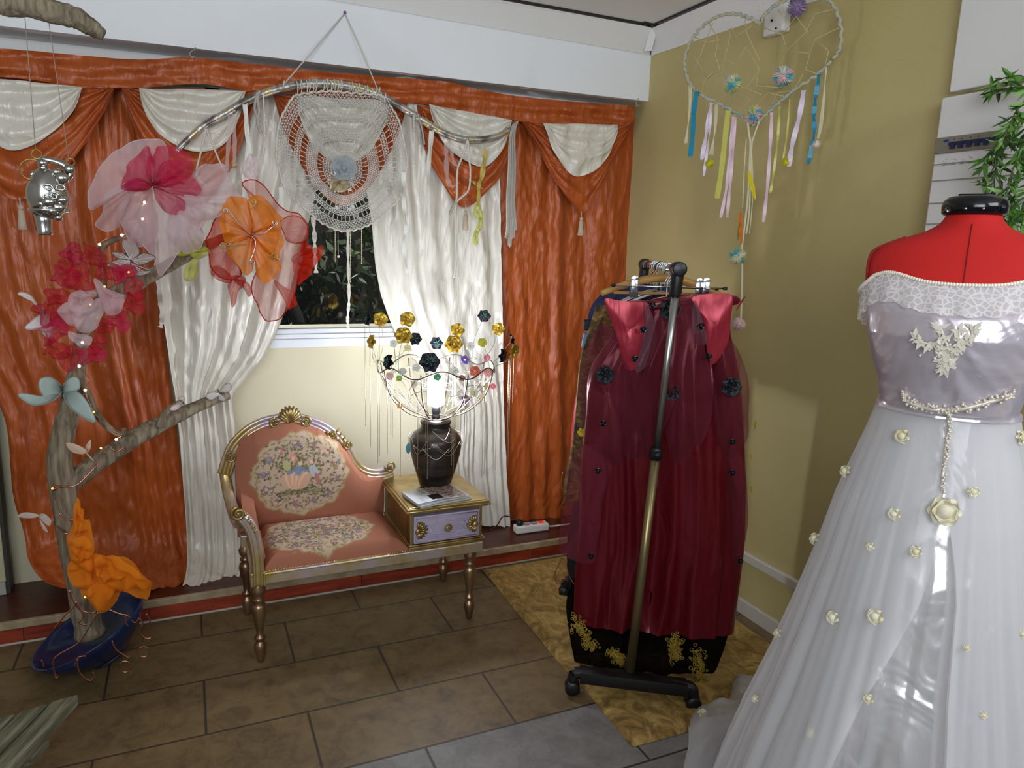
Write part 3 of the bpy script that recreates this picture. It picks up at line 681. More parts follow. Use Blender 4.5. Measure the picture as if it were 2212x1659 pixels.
def rose(mb, c, n, R, layers=((6, 1, .35), (5, .74, .8), (4, .48, 1.2)), seed=0, col=None, core=None, tip=.0):
    rd = random.Random(seed); e1, e2, n = basis(n); c = V(c)
    for li, (cnt, sz, cup) in enumerate(layers):
        for k in range(cnt):
            a = 2*PI*k/cnt+li*.6+rd.uniform(-.12, .12); dr = e1*math.cos(a)+e2*math.sin(a); sd = n.cross(dr); cu = cup+rd.uniform(-.15, .15)
            def fn(u, v, dr=dr, sd=sd, cu=cu, sz=sz, k=k):
                s = u*2-1; w = R*sz*(.66 if cnt == 5 else .58 if cnt > 5 else .8)*(math.sin(PI*(.08+.80*v))**.75)
                th = cu*(1-.5*v); d = R*sz*v*math.cos(th); h = R*sz*(v*math.sin(th))-(.10*R*max(0, v-.75)*4*(.6 if li == 0 else .2))
                q = s*w; lift = .25*R*sz*s*s*v*cu + .04*R*math.sin(7*s+k)*v
                return c+dr*(d-s*s*.17*R*sz*v*v)+sd*q+n*(h+lift-.16*R*sz*max(0, v-.6)*2.5*(1-s*s)*(1 if li == 0 else 0))
            mb.grid(fn, 6, 5, col=col)
    mb.ball(c+n*R*.25, R*.2, 8, core or col)
GWIRE = pm('green_wire', (150, 160, 140), .4, .6)
PET = pm('petal', (200, 200, 200), .55, vc=True, Subsurface_Weight=.0)
PETG = pm('gold_petal', (214, 182, 74), .36, .6, c2=(186, 150, 50), ns=30); PETK = pm('black_petal', (18, 20, 32), .5)
big = [(795, 690, 14, 'k', .08, 's'), (822, 690, 17, 'g', .08, 'f'), (880, 690, 18, 'g', .08, 'f'), (871, 725, 19, 'r', -.12, 'f'), (897, 732, 15, 'k', .06, 'f'), (804, 738, 15, 'g', -.02, 's'), (943, 741, 16, 'k', .20, 'b'),
       (988, 713, 17, 'g', .12, 'f'), (980, 743, 21, 'r', .04, 'f'), (1046, 682, 16, 'k', .16, 'b'), (1076, 711, 16, 'g', .10, 'f'), (1103, 738, 19, 'k', -.02, 's'), (1084, 768, 17, 'k', -.06, 'd'), (1110, 758, 18, 'r', -.10, 'd'), (841, 782, 17, 'k', -.14, 's'), (928, 783, 22, 'k', -.235, 'f')]
small = [(850, 742, 9, (240, 240, 236)), (880, 752, 9, (238, 230, 180)), (1015, 748, 11, (244, 244, 240)), (1042, 740, 11, (206, 200, 60)), (1051, 773, 10, (240, 150, 170)), (1004, 778, 12, (112, 92, 170)), (1026, 802, 13, (226, 110, 90)), (1054, 804, 12, (236, 170, 172)),
         (842, 812, 9, (230, 190, 190)), (870, 803, 9, (214, 214, 208)), (900, 795, 10, (238, 236, 228)), (945, 815, 9, (60, 150, 100)), (980, 803, 11, (240, 240, 234)), (998, 817, 8, (150, 100, 90)), (1051, 836, 9, (232, 226, 160)), (1065, 835, 8, (226, 110, 140)),
         (1005, 863, 11, (110, 80, 130)), (1022, 848, 12, (232, 226, 200)), (864, 877, 7, (226, 170, 110)), (895, 830, 8, (240, 226, 220)), (862, 818, 7, (150, 190, 70)), (1040, 856, 7, (236, 214, 190))]
for i, (x, y, r, k, dy, fc) in enumerate(big):
    p = onY(x, y, LC.y+dy); R = r/560; toc = (CAM-p).normalized()
    n = {'f': toc+V((.15*math.sin(i), 0, .25)), 's': V((-.9 if x < 900 else .9, -.35, .2)), 'b': -toc+V((0, .2, -.3)), 'd': V((.5, -.7, -.1))}[fc]
    m = MB()
    if k == 'g': rose(m, p, n, R, ((5, 1.05, .35), (5, .6, .7)), i)
    elif k == 'r': rose(m, p, n, R, ((6, 1.05, .3), (5, .8, .75), (4, .55, 1.15)), i)
    else: rose(m, p, n, R, ((6, 1.05, .4), (5, .75, .8)), i)
    fo = obj('gold_rose' if k in 'gr' else 'black_rose', m, PETG if k in 'gr' else PETK, lamp)
    if k == 'k' and fc in 'bsf':
        m = MB(); e1, e2, nn = basis(n)
        if fc != 's':
            nn = -nn if fc == 'b' else nn
        for q in range(5):
            a = q*2*PI/5; m.tube([p+nn*R*.25, p+nn*R*.5+(e1*math.cos(a)+e2*math.sin(a))*R*.55], [R*.09, R*.03], 5)
        obj('sepal', m, pm('sepal_green', (60, 120, 100), .6), fo)
    a = math.atan2(p.y-LC.y, p.x-LC.x); q = LC+V((.234*math.cos(a), .234*math.sin(a), .505))
    m = MB(); m.tube(spline([p, p.lerp(q, .5)+V((.02*math.sin(i*2), .01, -.012)), q], 6), .0011, 5); obj('stem_wire', m, GWIRE, fo)
for i, (x, y, r, c) in enumerate(small):
    dy = rnd.uniform(-.2, .12) if y < 800 else rnd.uniform(-.2, -.05)
    p = onY(x, y, LC.y+dy); m = MB(); rose(m, p, (CAM-p).normalized()+V((rnd.uniform(-.4, .4), 0, rnd.uniform(-.1, .5))), r/560, ((5, 1, .5), (4, .6, 1.0)), i, lin(c), lin((236, 220, 120)))
    fo = obj('small_rose', m, PET, lamp); m = MB()
    a = math.atan2(p.y-LC.y, p.x-LC.x); f = max(.1, min(1, (p.z-LC.z-.29)/.22)); m.tube(spline([p, p.lerp(cage(a, f), .5)+V((0, 0, .012)), cage(a, f)], 5), .0011, 5)
    for s_ in (-1, 1): m.tube([p, p+V((s_*.012, 0, -.01))], [.002, .0006], 4)
    obj('stem_wire', m, GWIRE, fo)
CH = [(788, 705, 920), (799, 740, 965), (815, 760, 1000), (819, 700, 985), (836, 780, 980), (844, 800, 940), (848, 800, 945), (865, 870, 1030), (903, 860, 1015), (921, 800, 985), (925, 800, 1035), (979, 760, 1005), (983, 760, 1018), (986, 755, 1005), (1004, 870, 1015), (1005, 800, 985), (1026, 820, 1000), (1046, 800, 1030), (1050, 840, 1025), (1065, 840, 930), (1074, 845, 1015), (1086, 785, 850), (1099, 775, 870), (1101, 775, 965), (1104, 772, 1005), (1110, 772, 870)]
CHM = pm('chain', (206, 192, 160), .3, .9)
for i, (x, a, b) in enumerate(CH):
    dy = rnd.uniform(-.22, -.1) if 850 < x < 1040 else rnd.uniform(-.14, .04); p = onY(x, a, LC.y+dy); q = onY(x+.0, b, LC.y+dy); q = V((p.x, p.y, q.z)); m = MB(); n = int((p.z-q.z)/.006)
    m.tube([p.lerp(q, j/n)+V((.0006*(j % 2), 0, 0)) for j in range(n+1)], [.0008 if j % 2 else .0014 for j in range(n+1)], 5); obj('chain', m, CHM, lamp)

# ------------------------------------------------------------------ magazines on the table top
def magazine(c, ang, z0, th, lab, front):
    w, h = .112, .082; ca, sa = math.cos(ang), math.sin(ang); c = V(c)
    def at(u, v, z): x = (u-.5)*2*w; y = (v-.5)*2*h; return V((c.x+x*ca-y*sa, c.y+x*sa+y*ca, z))
    root = thing('magazine', lab, 'magazine', (c.x, c.y, z0), 'magazines on the bench table')
    m = MB(); pt = Paint(160, 120, lin((214, 216, 218)))
    rd = random.Random(4)
    if front:
        pt.a[:, 62:152] = lin((150, 140, 134))
        for q in range(420): pt.ell(rd.uniform(.40, .95), rd.uniform(.06, .98), rd.uniform(.01, .035), rd.uniform(.008, .02), lin(rd.choice([(132, 74, 58), (110, 60, 50), (160, 104, 84), (96, 64, 60), (150, 130, 124)]) if rd.random() < .7 else (176, 172, 170)), rd.uniform(0, 3))
        pt.a[:, 152:] = lin((206, 208, 210)); pt.a[:, :62] = lin((214, 216, 218)); pt.a[12:52, 50:84] = lin((28, 26, 28)); pt.a[0:3] = lin((214, 216, 218))
        for x_ in (46, 51, 56): pt.a[64:112, x_:x_+2] = lin((90, 88, 84))
        for x_ in (36, 40): pt.a[62:100, x_:x_+1] = lin((150, 150, 150))
        for x_ in (22, 27): pt.a[14:44, x_:x_+1] = lin((110, 112, 116))
        pt.a[16:48, 88:90] = lin((206, 208, 210)); pt.a[20:46, 93:94] = lin((206, 208, 210))
    m.grid(lambda u, v: at(u, v, z0+th+.0012+.0035*math.sin(PI*u)*(1-v)), 159, 80)
    for k in range(len(m.v)):
        m.c[k] = tuple(pt.at((k % 160)/159, (k//160)/80))
    obj('cover', m, pm('glossy_paper', (220, 220, 220), .25, vc=True), root)
    m = MB()
    for i in range(5):
        z = z0+th*i/5+.0002; m.obox(at(.5, .5, z+th*.08), (ca*w*(1-.006*i), sa*w, 0), (-sa*h, ca*h*(1-.004*i), 0), (0, 0, th*.075))
    obj('pages', m, pm('paper_edge', (206, 206, 204), .7), root, smooth=False)
mc = onZ(940, 1072, .522)
magazine((mc.x+.006, mc.y-.004, 0), .17, .5186, .006, 'lower of the two magazines on the gilt table top, mostly covered', False)
magazine((mc.x, mc.y, 0), .13, .5270, .006, 'glossy magazine with reddish photo cover on top of another below the lamp', True)

# ------------------------------------------------------------------ power strip on the step
PSM = pm('white_plastic', (222, 220, 214), .4)
a0 = onZ(1116, 1155, .0935); a1 = onZ(1186, 1146, .0935); d = (a1-a0).normalized(); sd = V((-d.y, d.x, 0)); ctr = a0.lerp(a1, .5)+sd*.026; L = (a1-a0).length/2
ps = thing('power_strip', 'white power strip with glowing red switch on the wooden step', 'power strip', (ctr.x, ctr.y, .0915))
m = MB(); m.obox(ctr+V((0, 0, .019)), d*L, sd*.026, (0, 0, .019)); obj('body', m, PSM, ps, smooth=False, bevel=.006)
for k in (-.3, .16):
    m = MB(); c = ctr+d*L*k+V((0, 0, .0382)); m.lathe([(.019, .0), (.019, .002), (.016, .002), (.015, -.004), (.002, -.004)], c, 20); obj('socket', m, pm('socket_grey', (150, 148, 144), .5), ps)
m = MB(); c = ctr+d*L*.60+V((0, 0, .039)); m.obox(c, d*.013, sd*.010, (0, 0, .003)); obj('switch', m, emit('red_switch', (200, 30, 16), .6), ps, smooth=False)
m = MB(); m.tube(spline([a1+sd*.026+V((0, 0, .015)), a1+sd*.02+d*.05+V((0, 0, .012)), a1+sd*.04+d*.3+V((0, 0, .006)), a1+d*.5+sd*.05+V((0, 0, .006))], 8), .0045, 8); obj('cord', m, PSM, ps)
pl = thing('power_plug', 'black round plug with dark cord in the white power strip', 'plug', ctr-d*L*.76+V((0, 0, .038)))
m = MB(); c = ctr-d*L*.72+V((0, 0, .0395)); m.lathe([(.017, 0), (.0175, .012), (.014, .024), (.004, .026)], c, 18); obj('plug_body', m, BLACK, pl)
m = MB(); m.tube(spline([c+V((0, 0, .015)), c-d*.03+sd*.02+V((0, 0, .035)), c-d*.08+sd*.03+V((0, 0, .04)), c-d*.14+V((0, -.02, .012)), c-d*.24+V((0, -.0, -.03)), V((1.045, 3.0, .12)), V((1.02, 2.96, .25)), V((.96, 2.947, .50)), V((.935, 2.90, .525)), V((.93, 2.80, .5235))], 8), .003, 7); obj('cord', m, BLACK, pl)
# ------------------------------------------------------------------ driftwood tree in its bowl
def pxs(lst, Y): return [onY(q[0], q[1], Y if len(q) < 3 else q[2]) for q in lst]
BW = V((-.378, 2.75, .125)); ta = math.radians(25)
BR = Matrix(((math.cos(ta), 0, -math.sin(ta)), (0, 1, 0), (math.sin(ta), 0, math.cos(ta))))
bowl = thing('bowl', 'dark blue glazed bowl tipped against the wooden step, holding the driftwood tree', 'bowl', (BW.x, BW.y, 0))
m = MB()
out_ = [(.004, -.118), (.06, -.118), (.075, -.112), (.11, -.095), (.155, -.06), (.185, -.02), (.197, .004)]
inn_ = [(.194, .008), (.186, .004), (.176, -.018), (.148, -.054), (.10, -.086), (.05, -.10), (.003, -.102)]
m.lathe(out_+inn_, BW, 48, R=BR, cap=False)
obj('shell', m, pm('blue_glaze', (28, 48, 96), .16, c2=(18, 30, 62), ns=6), bowl)
m = MB(); m.lathe([(.002, -.115), (.07, -.116), (.075, -.124), (.06, -.126), (.002, -.126)], BW, 30, R=BR); obj('foot_ring', m, pm('foot_glaze', (28, 40, 70), .4), bowl)

tree = thing('driftwood_tree', 'bare driftwood branch tree standing in the blue bowl before the orange curtain', 'tree', onY(190, 1345, 2.75))
def limb(lst, Y0_, Y1_, name, rnd_seed):
    n = len(lst); P_ = [onY(x, y, Y0_+(Y1_-Y0_)*i/(n-1)) for i, (x, y, r) in enumerate(lst)]
    pts = spline(P_, 7); rs = []
    for i in range(len(pts)):
        f = i/(len(pts)-1)*(n-1); j = min(int(f), n-2); r = (lst[j][2]*(1-f+j)+lst[j+1][2]*(f-j))/611
        rs.append(r*(1+.13*nz((i*.35, rnd_seed, 0))))
    m = MB(); m.tube(pts, rs, 14)
    for k, p in enumerate(m.v):
        p += V((nz((p.x*40, p.y*40, p.z*8+rnd_seed)), nz((p.x*40+9, p.y*40, p.z*8)), 0))*.003
    return obj(name, m, BROWN_WOOD, tree), pts
trunk, _ = limb([(196, 1372, 30), (186, 1325, 28), (168, 1250, 24), (152, 1170, 23), (142, 1100, 24), (132, 1030, 24), (128, 985, 24), (138, 930, 21), (150, 890, 20), (160, 840, 18), (168, 790, 15), (178, 730, 12), (196, 680, 11)], 2.75, 2.74, 'trunk', 1)
limb([(138, 1056, 20), (200, 1006, 21), (290, 946, 20), (330, 925, 19), (375, 902, 17), (440, 872, 13), (494, 853, 11)], 2.75, 2.98, 'branch', 2)
limb([(186, 705, 12), (225, 650, 14), (300, 608, 16), (350, 582, 13), (400, 555, 12), (450, 530, 11), (505, 505, 8)], 2.75, 2.66, 'branch', 3)
limb([(345, 922, 9), (358, 892, 8), (378, 875, 6), (394, 864, 3)], 2.84, 2.84, 'twig', 4)
limb([(178, 735, 9), (200, 690, 8), (218, 640, 8), (222, 590, 7), (216, 555, 6), (228, 528, 6), (262, 512, 4)], 2.74, 2.70, 'twig', 5)
limb([(170, 812, 7), (190, 850, 7), (204, 885, 8), (228, 918, 7), (262, 940, 5), (268, 925, 4)], 2.73, 2.70, 'twig', 6)
LEAFW = sheer('paper_leaf', (226, 216, 204), .9)
def leafpoly(lst, Y, k=.5, cx=None):
    cx = cx if cx is not None else lst[0][0]
    return [onY(x, y, Y-abs(x-cx)/611*k) for x, y in lst]
def fan(mb, pts, col=None, bend=.0):
    c = sum(pts, V())/len(pts); c = c+V((0, -bend, 0)); b = spline(pts, 4, True); n = len(b); K = 3
    vs = [c]; fs = []
    for k in range(1, K+1):
        vs += [c.lerp(p, k/K)+V((0, -bend*.0, 0)) for p in b]
    fs = [(0, 1+i, 1+(i+1) % n) for i in range(n)]
    for k in range(K-1): fs += [(1+k*n+i, 1+(k+1)*n+i, 1+(k+1)*n+(i+1) % n, 1+k*n+(i+1) % n) for i in range(n)]
    mb.add(vs, fs, col)
m = MB(); fan(m, leafpoly([(143, 957), (165, 960), (187, 973), (178, 981), (155, 976)], 2.70), bend=.004); fan(m, leafpoly([(183, 971), (189, 957), (196, 950), (195, 970), (186, 981)], 2.70), bend=.004)
m.tube(pxs([(184, 976), (192, 985), (203, 996)], 2.71), .0022, 6); obj('leaf_sprig', m, pm('dry_leaf', (214, 186, 158), .8), tree)
m = MB(); fan(m, leafpoly([(37, 1115), (52, 1107), (75, 1109), (84, 1114), (72, 1119), (52, 1119)], 2.71), bend=.004); fan(m, leafpoly([(80, 1113), (96, 1110), (110, 1124), (106, 1136), (94, 1128), (86, 1120)], 2.71), bend=.004); fan(m, leafpoly([(85, 1122), (94, 1132), (104, 1150), (92, 1142)], 2.71), bend=.003)
m.tube(pxs([(100, 1122), (120, 1124), (140, 1128)], 2.73), .0018, 6); obj('leaf_sprig', m, LEAFW, tree)
def wire(lst, Y, r=.0026, k=6): m = MB(); m.tube(spline(pxs(lst, Y), k), r, 7); obj('copper_wire', m, COPPER, tree)
wire([(150, 1123, 2.70), (168, 1133, 2.68), (185, 1132, 2.69), (190, 1120, 2.72)], 2.7); wire([(112, 1060, 2.71), (130, 1052, 2.69), (165, 1048, 2.69), (200, 1015, 2.70), (214, 1000, 2.71)], 2.7); wire([(122, 1136, 2.71), (140, 1152, 2.68), (165, 1145, 2.69)], 2.7)
wire([(232, 960, 2.72), (250, 975, 2.72), (268, 966, 2.73)], 2.7)
wire([(150, 1275), (160, 1300), (175, 1318), (200, 1324), (212, 1316)], 2.64); wire([(162, 1298), (180, 1330), (170, 1345), (186, 1350)], 2.62)
wire([(212, 1322), (195, 1350), (170, 1388), (130, 1412), (116, 1425), (116, 1440), (119, 1455), (126, 1462), (118, 1463), (120, 1456)], 2.55)
wire([(165, 1305), (140, 1330), (115, 1360)], 2.66); wire([(160, 1440), (170, 1420), (186, 1417)], 2.5); wire([(168, 1424), (169, 1445), (180, 1462), (195, 1470), (205, 1460), (200, 1452)], 2.49)
wire([(242, 1384), (250, 1402), (266, 1414), (280, 1422)], 2.53); wire([(q[0], q[1]) for q in [(270+12*math.cos(a), 1440+12*math.sin(a)) for a in [i*.6 for i in range(12)]]], 2.52)
wire([(228, 1313), (255, 1325), (275, 1330), (290, 1345), (300, 1335)], 2.64); wire([(298, 1335), (308, 1345), (300, 1362), (312, 1378), (326, 1378)], 2.62); wire([(316, 1326), (324, 1340), (322, 1350)], 2.64); wire([(310+13*math.cos(a), 1408+11*math.sin(a)) for a in [i*.6 for i in range(12)]], 2.56)
wire([(270, 1330), (272, 1345), (276, 1352)], 2.6); wire([(90, 1425), (93, 1432), (95, 1440)], 2.53)

# --- string of fairy lights
fl = thing('fairy_lights', 'copper wire string of warm fairy lights wound through the driftwood tree', 'string lights', onY(150, 1250, 2.70))
m = MB(); pth = [(312, 437, 2.63), (308, 473, 2.63), (290, 500, 2.64), (263, 508, 2.66), (236, 514, 2.68), (215, 528, 2.68), (217, 560, 2.69), (222, 600, 2.69), (212, 680, 2.66), (178, 740, 2.64), (158, 765, 2.66), (171, 791, 2.68), (193, 820, 2.69), (184, 843, 2.69), (203, 890, 2.68), (236, 925, 2.68), (262, 940, 2.68), (251, 949, 2.70), (214, 985, 2.71), (175, 1040, 2.70), (150, 1050, 2.69), (113, 1055, 2.70), (135, 1120, 2.69), (178, 1125, 2.69), (150, 1200, 2.69), (184, 1290, 2.66)]
m.tube(spline(pxs(pth, 2.7), 6), .0014, 6); obj('wire', m, COPPER, fl)
WARM = emit('fairy_light', (255, 226, 190), 14); AMB = emit('fairy_light_amber', (255, 170, 60), 5)
for x, y, Y, k in ((312, 437, 2.625, 0), (308, 473, 2.625, 0), (263, 508, 2.655, 0), (215, 528, 2.675, 0), (178, 740, 2.635, 0), (171, 791, 2.675, 0), (184, 843, 2.685, 0), (203, 890, 2.675, 1), (251, 949, 2.695, 0), (113, 1055, 2.695, 1), (278, 588, 2.64, 1), (226, 619, 2.64, 1), (195, 658, 2.62, 1), (218, 968, 2.70, 1), (184, 1290, 2.655, 1), (178, 1205, 2.66, 1)):
    m = MB(); m.ball(onY(x, y, Y), .0042 if not k else .0032, 8); obj('bulb', m, AMB if k else WARM, fl)

# --- sheer organza pieces
def sheet(mb, poly, Y, ctr=None, bulge=.03, fold=.012, nf=7, seed=0, col=None, nr=10, tilt=0, ck=1):
    b = spline(pxs(poly, Y), 5, True); n = len(b)
    c = onY(ctr[0], ctr[1], Y) if ctr else sum(b, V())/n
    vs = [c+V((0, 0, 0))]; fs = [(0, 1+i, 1+(i+1) % n) for i in range(n)]
    for k in range(1, nr+1):
        t = k/nr
        for i, p in enumerate(b):
            q = c.lerp(p, t); a = 2*PI*i/n
            q.x += .010*nz((q.x*22, q.z*22, seed+3))*t; q.z += .010*nz((q.x*22, q.z*22, seed+8))*t; q.y += -bulge*math.sin(PI*t*.9)+.012*ck*nz((q.x*14, q.z*14, seed+5))+(.02*(ck-1)*abs(nz((q.x*11+q.z*9, q.z*22, seed))) if ck > 1 else 0)+fold*t*math.sin(nf*a+seed+2*nz((q.x*6, q.z*6, seed)))+.008*nz((q.x*25, q.z*25, seed))+tilt*t
            vs.append(q)
    for k in range(nr-1): fs += [(1+k*n+i, 1+(k+1)*n+i, 1+(k+1)*n+(i+1) % n, 1+k*n+(i+1) % n) for i in range(n)]
    mb.add(vs, fs, col); return [vs[1+(nr-1)*n+i] for i in range(n)]
PALE = sheer('pale_pink_organza', (238, 216, 220), .50); HOT = sheer('hot_pink_organza', (220, 44, 100), .50); HOTR = sheer('crimson_organza', (214, 36, 70), .46)
ORG_ = sheer('orange_organza', (244, 146, 40), .76); REDO = sheer('red_organza', (206, 44, 24), .60); REDL = sheer('pale_red_organza', (222, 130, 118), .42); YEL = sheer('lime_organza', (212, 216, 96), .60)
HEM = sheer('organza_hem', (236, 216, 220), .75); HEMR = sheer('red_hem', (196, 40, 28), .85)
f1 = thing('organza_flower', 'big pale pink organza flower with hot pink heart at the top of the driftwood tree', 'fabric flower', onY(335, 430, 2.6), 'organza flowers on the driftwood tree')
Y1 = 2.62
for i, (poly, ct) in enumerate((([(318, 302), (270, 316), (228, 350), (198, 392), (193, 447), (214, 447), (232, 420), (262, 396), (300, 392), (345, 395), (365, 345), (350, 305)], (325, 385)),
      ([(300, 385), (262, 400), (232, 440), (218, 468), (212, 488), (240, 497), (258, 478), (270, 440), (310, 405)], (305, 395)),
      ([(300, 395), (268, 440), (268, 490), (292, 515), (335, 560), (348, 600), (375, 560), (415, 520), (440, 480), (440, 430), (390, 400), (340, 392)], (335, 405)),
      ([(390, 410), (420, 375), (450, 352), (488, 362), (498, 392), (524, 432), (500, 452), (468, 470), (430, 482), (400, 470), (385, 440)], (395, 430)),
      ([(380, 440), (420, 470), (440, 520), (425, 545), (395, 545), (360, 500)], (385, 460)),
      ([(280, 450), (268, 500), (300, 530), (330, 520), (345, 480), (325, 440)], (315, 470)))):
    m = MB(); e = sheet(m, poly, Y1+.004*i, ct, .05, .016, 5+i, i*1.7); o = obj('petal', m, PALE, f1)
    m = MB(); m.tube(e, .0016, 5, True); obj('rolled_hem', m, HEM, o)
for i, poly in enumerate(([(330, 402), (262, 408), (272, 365), (298, 330), (328, 322)], [(330, 402), (318, 340), (345, 316), (395, 326), (418, 355), (400, 388)], [(332, 402), (395, 378), (436, 402), (424, 424), (382, 424)], [(332, 404), (372, 420), (398, 436), (392, 458), (362, 460), (342, 440)], [(328, 404), (300, 414), (262, 408), (290, 385)], [(330, 400), (350, 350), (388, 345), (398, 375)])):
    m = MB(); sheet(m, poly, Y1-.04, (331, 402), .035, .014, 4, i*2.1); obj('heart_petal', m, HOT, f1)
f2 = thing('organza_flower', 'orange organza flower with red sheer edges and curled wires, beside the lace doily', 'fabric flower', onY(545, 510, 2.6), 'organza flowers on the driftwood tree')
Y2 = 2.60
for i, (poly, ct, mm) in enumerate((([(480, 456), (456, 490), (445, 530), (452, 562), (468, 592), (500, 604), (520, 596), (505, 560), (490, 520)], (495, 540), REDO),
      ([(525, 398), (556, 392), (580, 420), (620, 455), (652, 464), (662, 490), (658, 540), (644, 600), (628, 650), (598, 694), (568, 690), (552, 652), (548, 600), (590, 540), (590, 470)], (585, 530), REDL),
      ([(604, 478), (640, 470), (662, 490), (656, 520), (620, 516)], (610, 500), REDL), ([(628, 558), (660, 540), (694, 530), (693, 558), (672, 582), (648, 572)], (640, 560), REDO), ([(655, 520), (672, 540), (670, 590), (640, 612), (636, 560)], (645, 560), REDO),
      ([(498, 592), (526, 602), (518, 630), (500, 662), (493, 640), (492, 612)], (510, 606), REDO), ([(505, 600), (530, 606), (546, 620), (540, 640), (524, 625)], (515, 606), REDO), ([(590, 606), (612, 618), (636, 640), (640, 662), (624, 668), (612, 640)], (595, 610), REDO), ([(470, 575), (492, 588), (500, 610), (470, 605), (452, 590)], (490, 596), REDO), ([(540, 335), (560, 350), (556, 382), (536, 390), (524, 362)], (540, 365), PALE))):
    m = MB(); e = sheet(m, poly, Y2+.05+.004*i, ct, .03, .012, 5, i*1.3); o = obj('sheer_petal', m, mm, f2)
    if mm is REDL or i == 0: m = MB(); m.tube(e, .002, 5, True); obj('rolled_hem', m, HEMR, o)
for i, poly in enumerate(([(541, 506), (500, 480), (476, 460), (496, 424), (528, 428), (546, 470)], [(544, 502), (534, 440), (566, 424), (600, 458), (606, 476), (566, 490)], [(546, 506), (600, 478), (608, 500), (607, 545), (592, 560)], [(545, 512), (592, 552), (606, 574), (590, 602), (562, 607), (546, 560)], [(541, 512), (552, 560), (536, 596), (508, 570), (490, 530)], [(540, 508), (490, 528), (478, 500), (476, 470)])):
    m = MB(); sheet(m, poly, Y2, (543, 508), .035, .016, 4, i*2.3); obj('petal', m, ORG_, f2)
def curl(path, end, r, Y, mt=SILVER):
    m = MB()
    q = pxs(path, Y); c = onY(end[0], end[1], Y); e1 = (q[-1]-c); R0 = e1.length; e1.normalize(); e2 = V((-e1.z, 0, e1.x))
    m.tube(spline(q, 6)+[c+(e1*math.cos(a)+e2*math.sin(a))*R0*(1-.7*a/9) for a in [.3*i for i in range(1, 30)]], r, 6); obj('wire_curl', m, mt, f2)
curl([(543, 506), (562, 507), (575, 500), (585, 492), (592, 488)], (593, 482), .0016, 2.545); curl([(543, 510), (552, 522), (548, 545), (541, 562)], (546, 566), .0016, 2.545)
curl([(543, 508), (512, 478), (500, 462), (492, 452)], (488, 456), .0012, 2.55)
curl([(540, 452), (548, 446), (552, 440)], (548, 436), .0018, 2.545, GOLD); curl([(530, 528), (505, 530), (490, 530)], (482, 532), .0018, 2.545, GOLD); curl([(575, 546), (590, 560), (598, 558)], (592, 553), .0018, 2.545, GOLD); curl([(490, 372), (502, 362), (510, 362)], (508, 356), .0014, 2.56, GOLD)
f3 = thing('organza_flower', 'crimson ruffled organza flower with pale rose centre on the driftwood trunk', 'fabric flower', onY(190, 680, 2.6), 'organza flowers on the driftwood tree')
rd = random.Random(8)
ring = [(158, 545), (200, 552), (232, 585), (268, 590), (292, 622), (288, 655), (258, 688), (226, 706), (212, 742), (196, 768), (150, 772), (122, 752), (118, 716), (108, 672), (124, 640), (138, 596), (148, 566), (175, 600), (232, 640), (130, 690)]
for i, (x, y) in enumerate(ring):
    s_ = rd.uniform(20, 32); a0 = rd.uniform(0, 6); m = MB()
    sheet(m, [(x+s_*(1+.35*math.sin(3*a+a0))*math.cos(a), y+s_*(.9+.35*math.sin(2*a+a0))*math.sin(a)) for a in [2*PI*k/9 for k in range(9)]], 2.62+rd.uniform(-.03, .05), None, .04, .02, 5, i)
    obj('ruffle', m, HOTR if i % 3 else HOT, f3)
for i, poly in enumerate(([(200, 602), (226, 618), (255, 632), (273, 640), (262, 668), (238, 684), (222, 660)], [(152, 636), (172, 626), (196, 640), (200, 664), (176, 684), (150, 668)], [(124, 668), (150, 655), (180, 672), (176, 706), (148, 704)], [(176, 660), (210, 642), (220, 672), (206, 708), (176, 720), (162, 694)], [(150, 716), (180, 722), (198, 730), (196, 746), (172, 750), (154, 740)], [(158, 640), (186, 628), (205, 622), (200, 640)])):
    m = MB(); sheet(m, poly, 2.56, None, .025, .012, 5, i*1.9); obj('pale_petal', m, PALE, f3)
fb_ = thing('organza_bud', 'small lime green organza bud hanging under the pale pink organza flower', 'fabric flower', onY(412, 560, 2.63))
for i, poly in enumerate(([(396, 520), (414, 500), (438, 520), (428, 546), (396, 546)], [(412, 556), (426, 566), (422, 598), (408, 609), (397, 600), (402, 574)], [(372, 540), (398, 530), (420, 545), (396, 556)], [(404, 540), (440, 536), (452, 548), (424, 556)])):
    m = MB(); sheet(m, poly, 2.645, None, .02, .008, 4, i); obj('petal', m, YEL, fb_)
sc_ = thing('organza_scarf', 'orange organza scarf wound round the foot of the driftwood tree over the bowl', 'scarf', onY(230, 1300, 2.6))
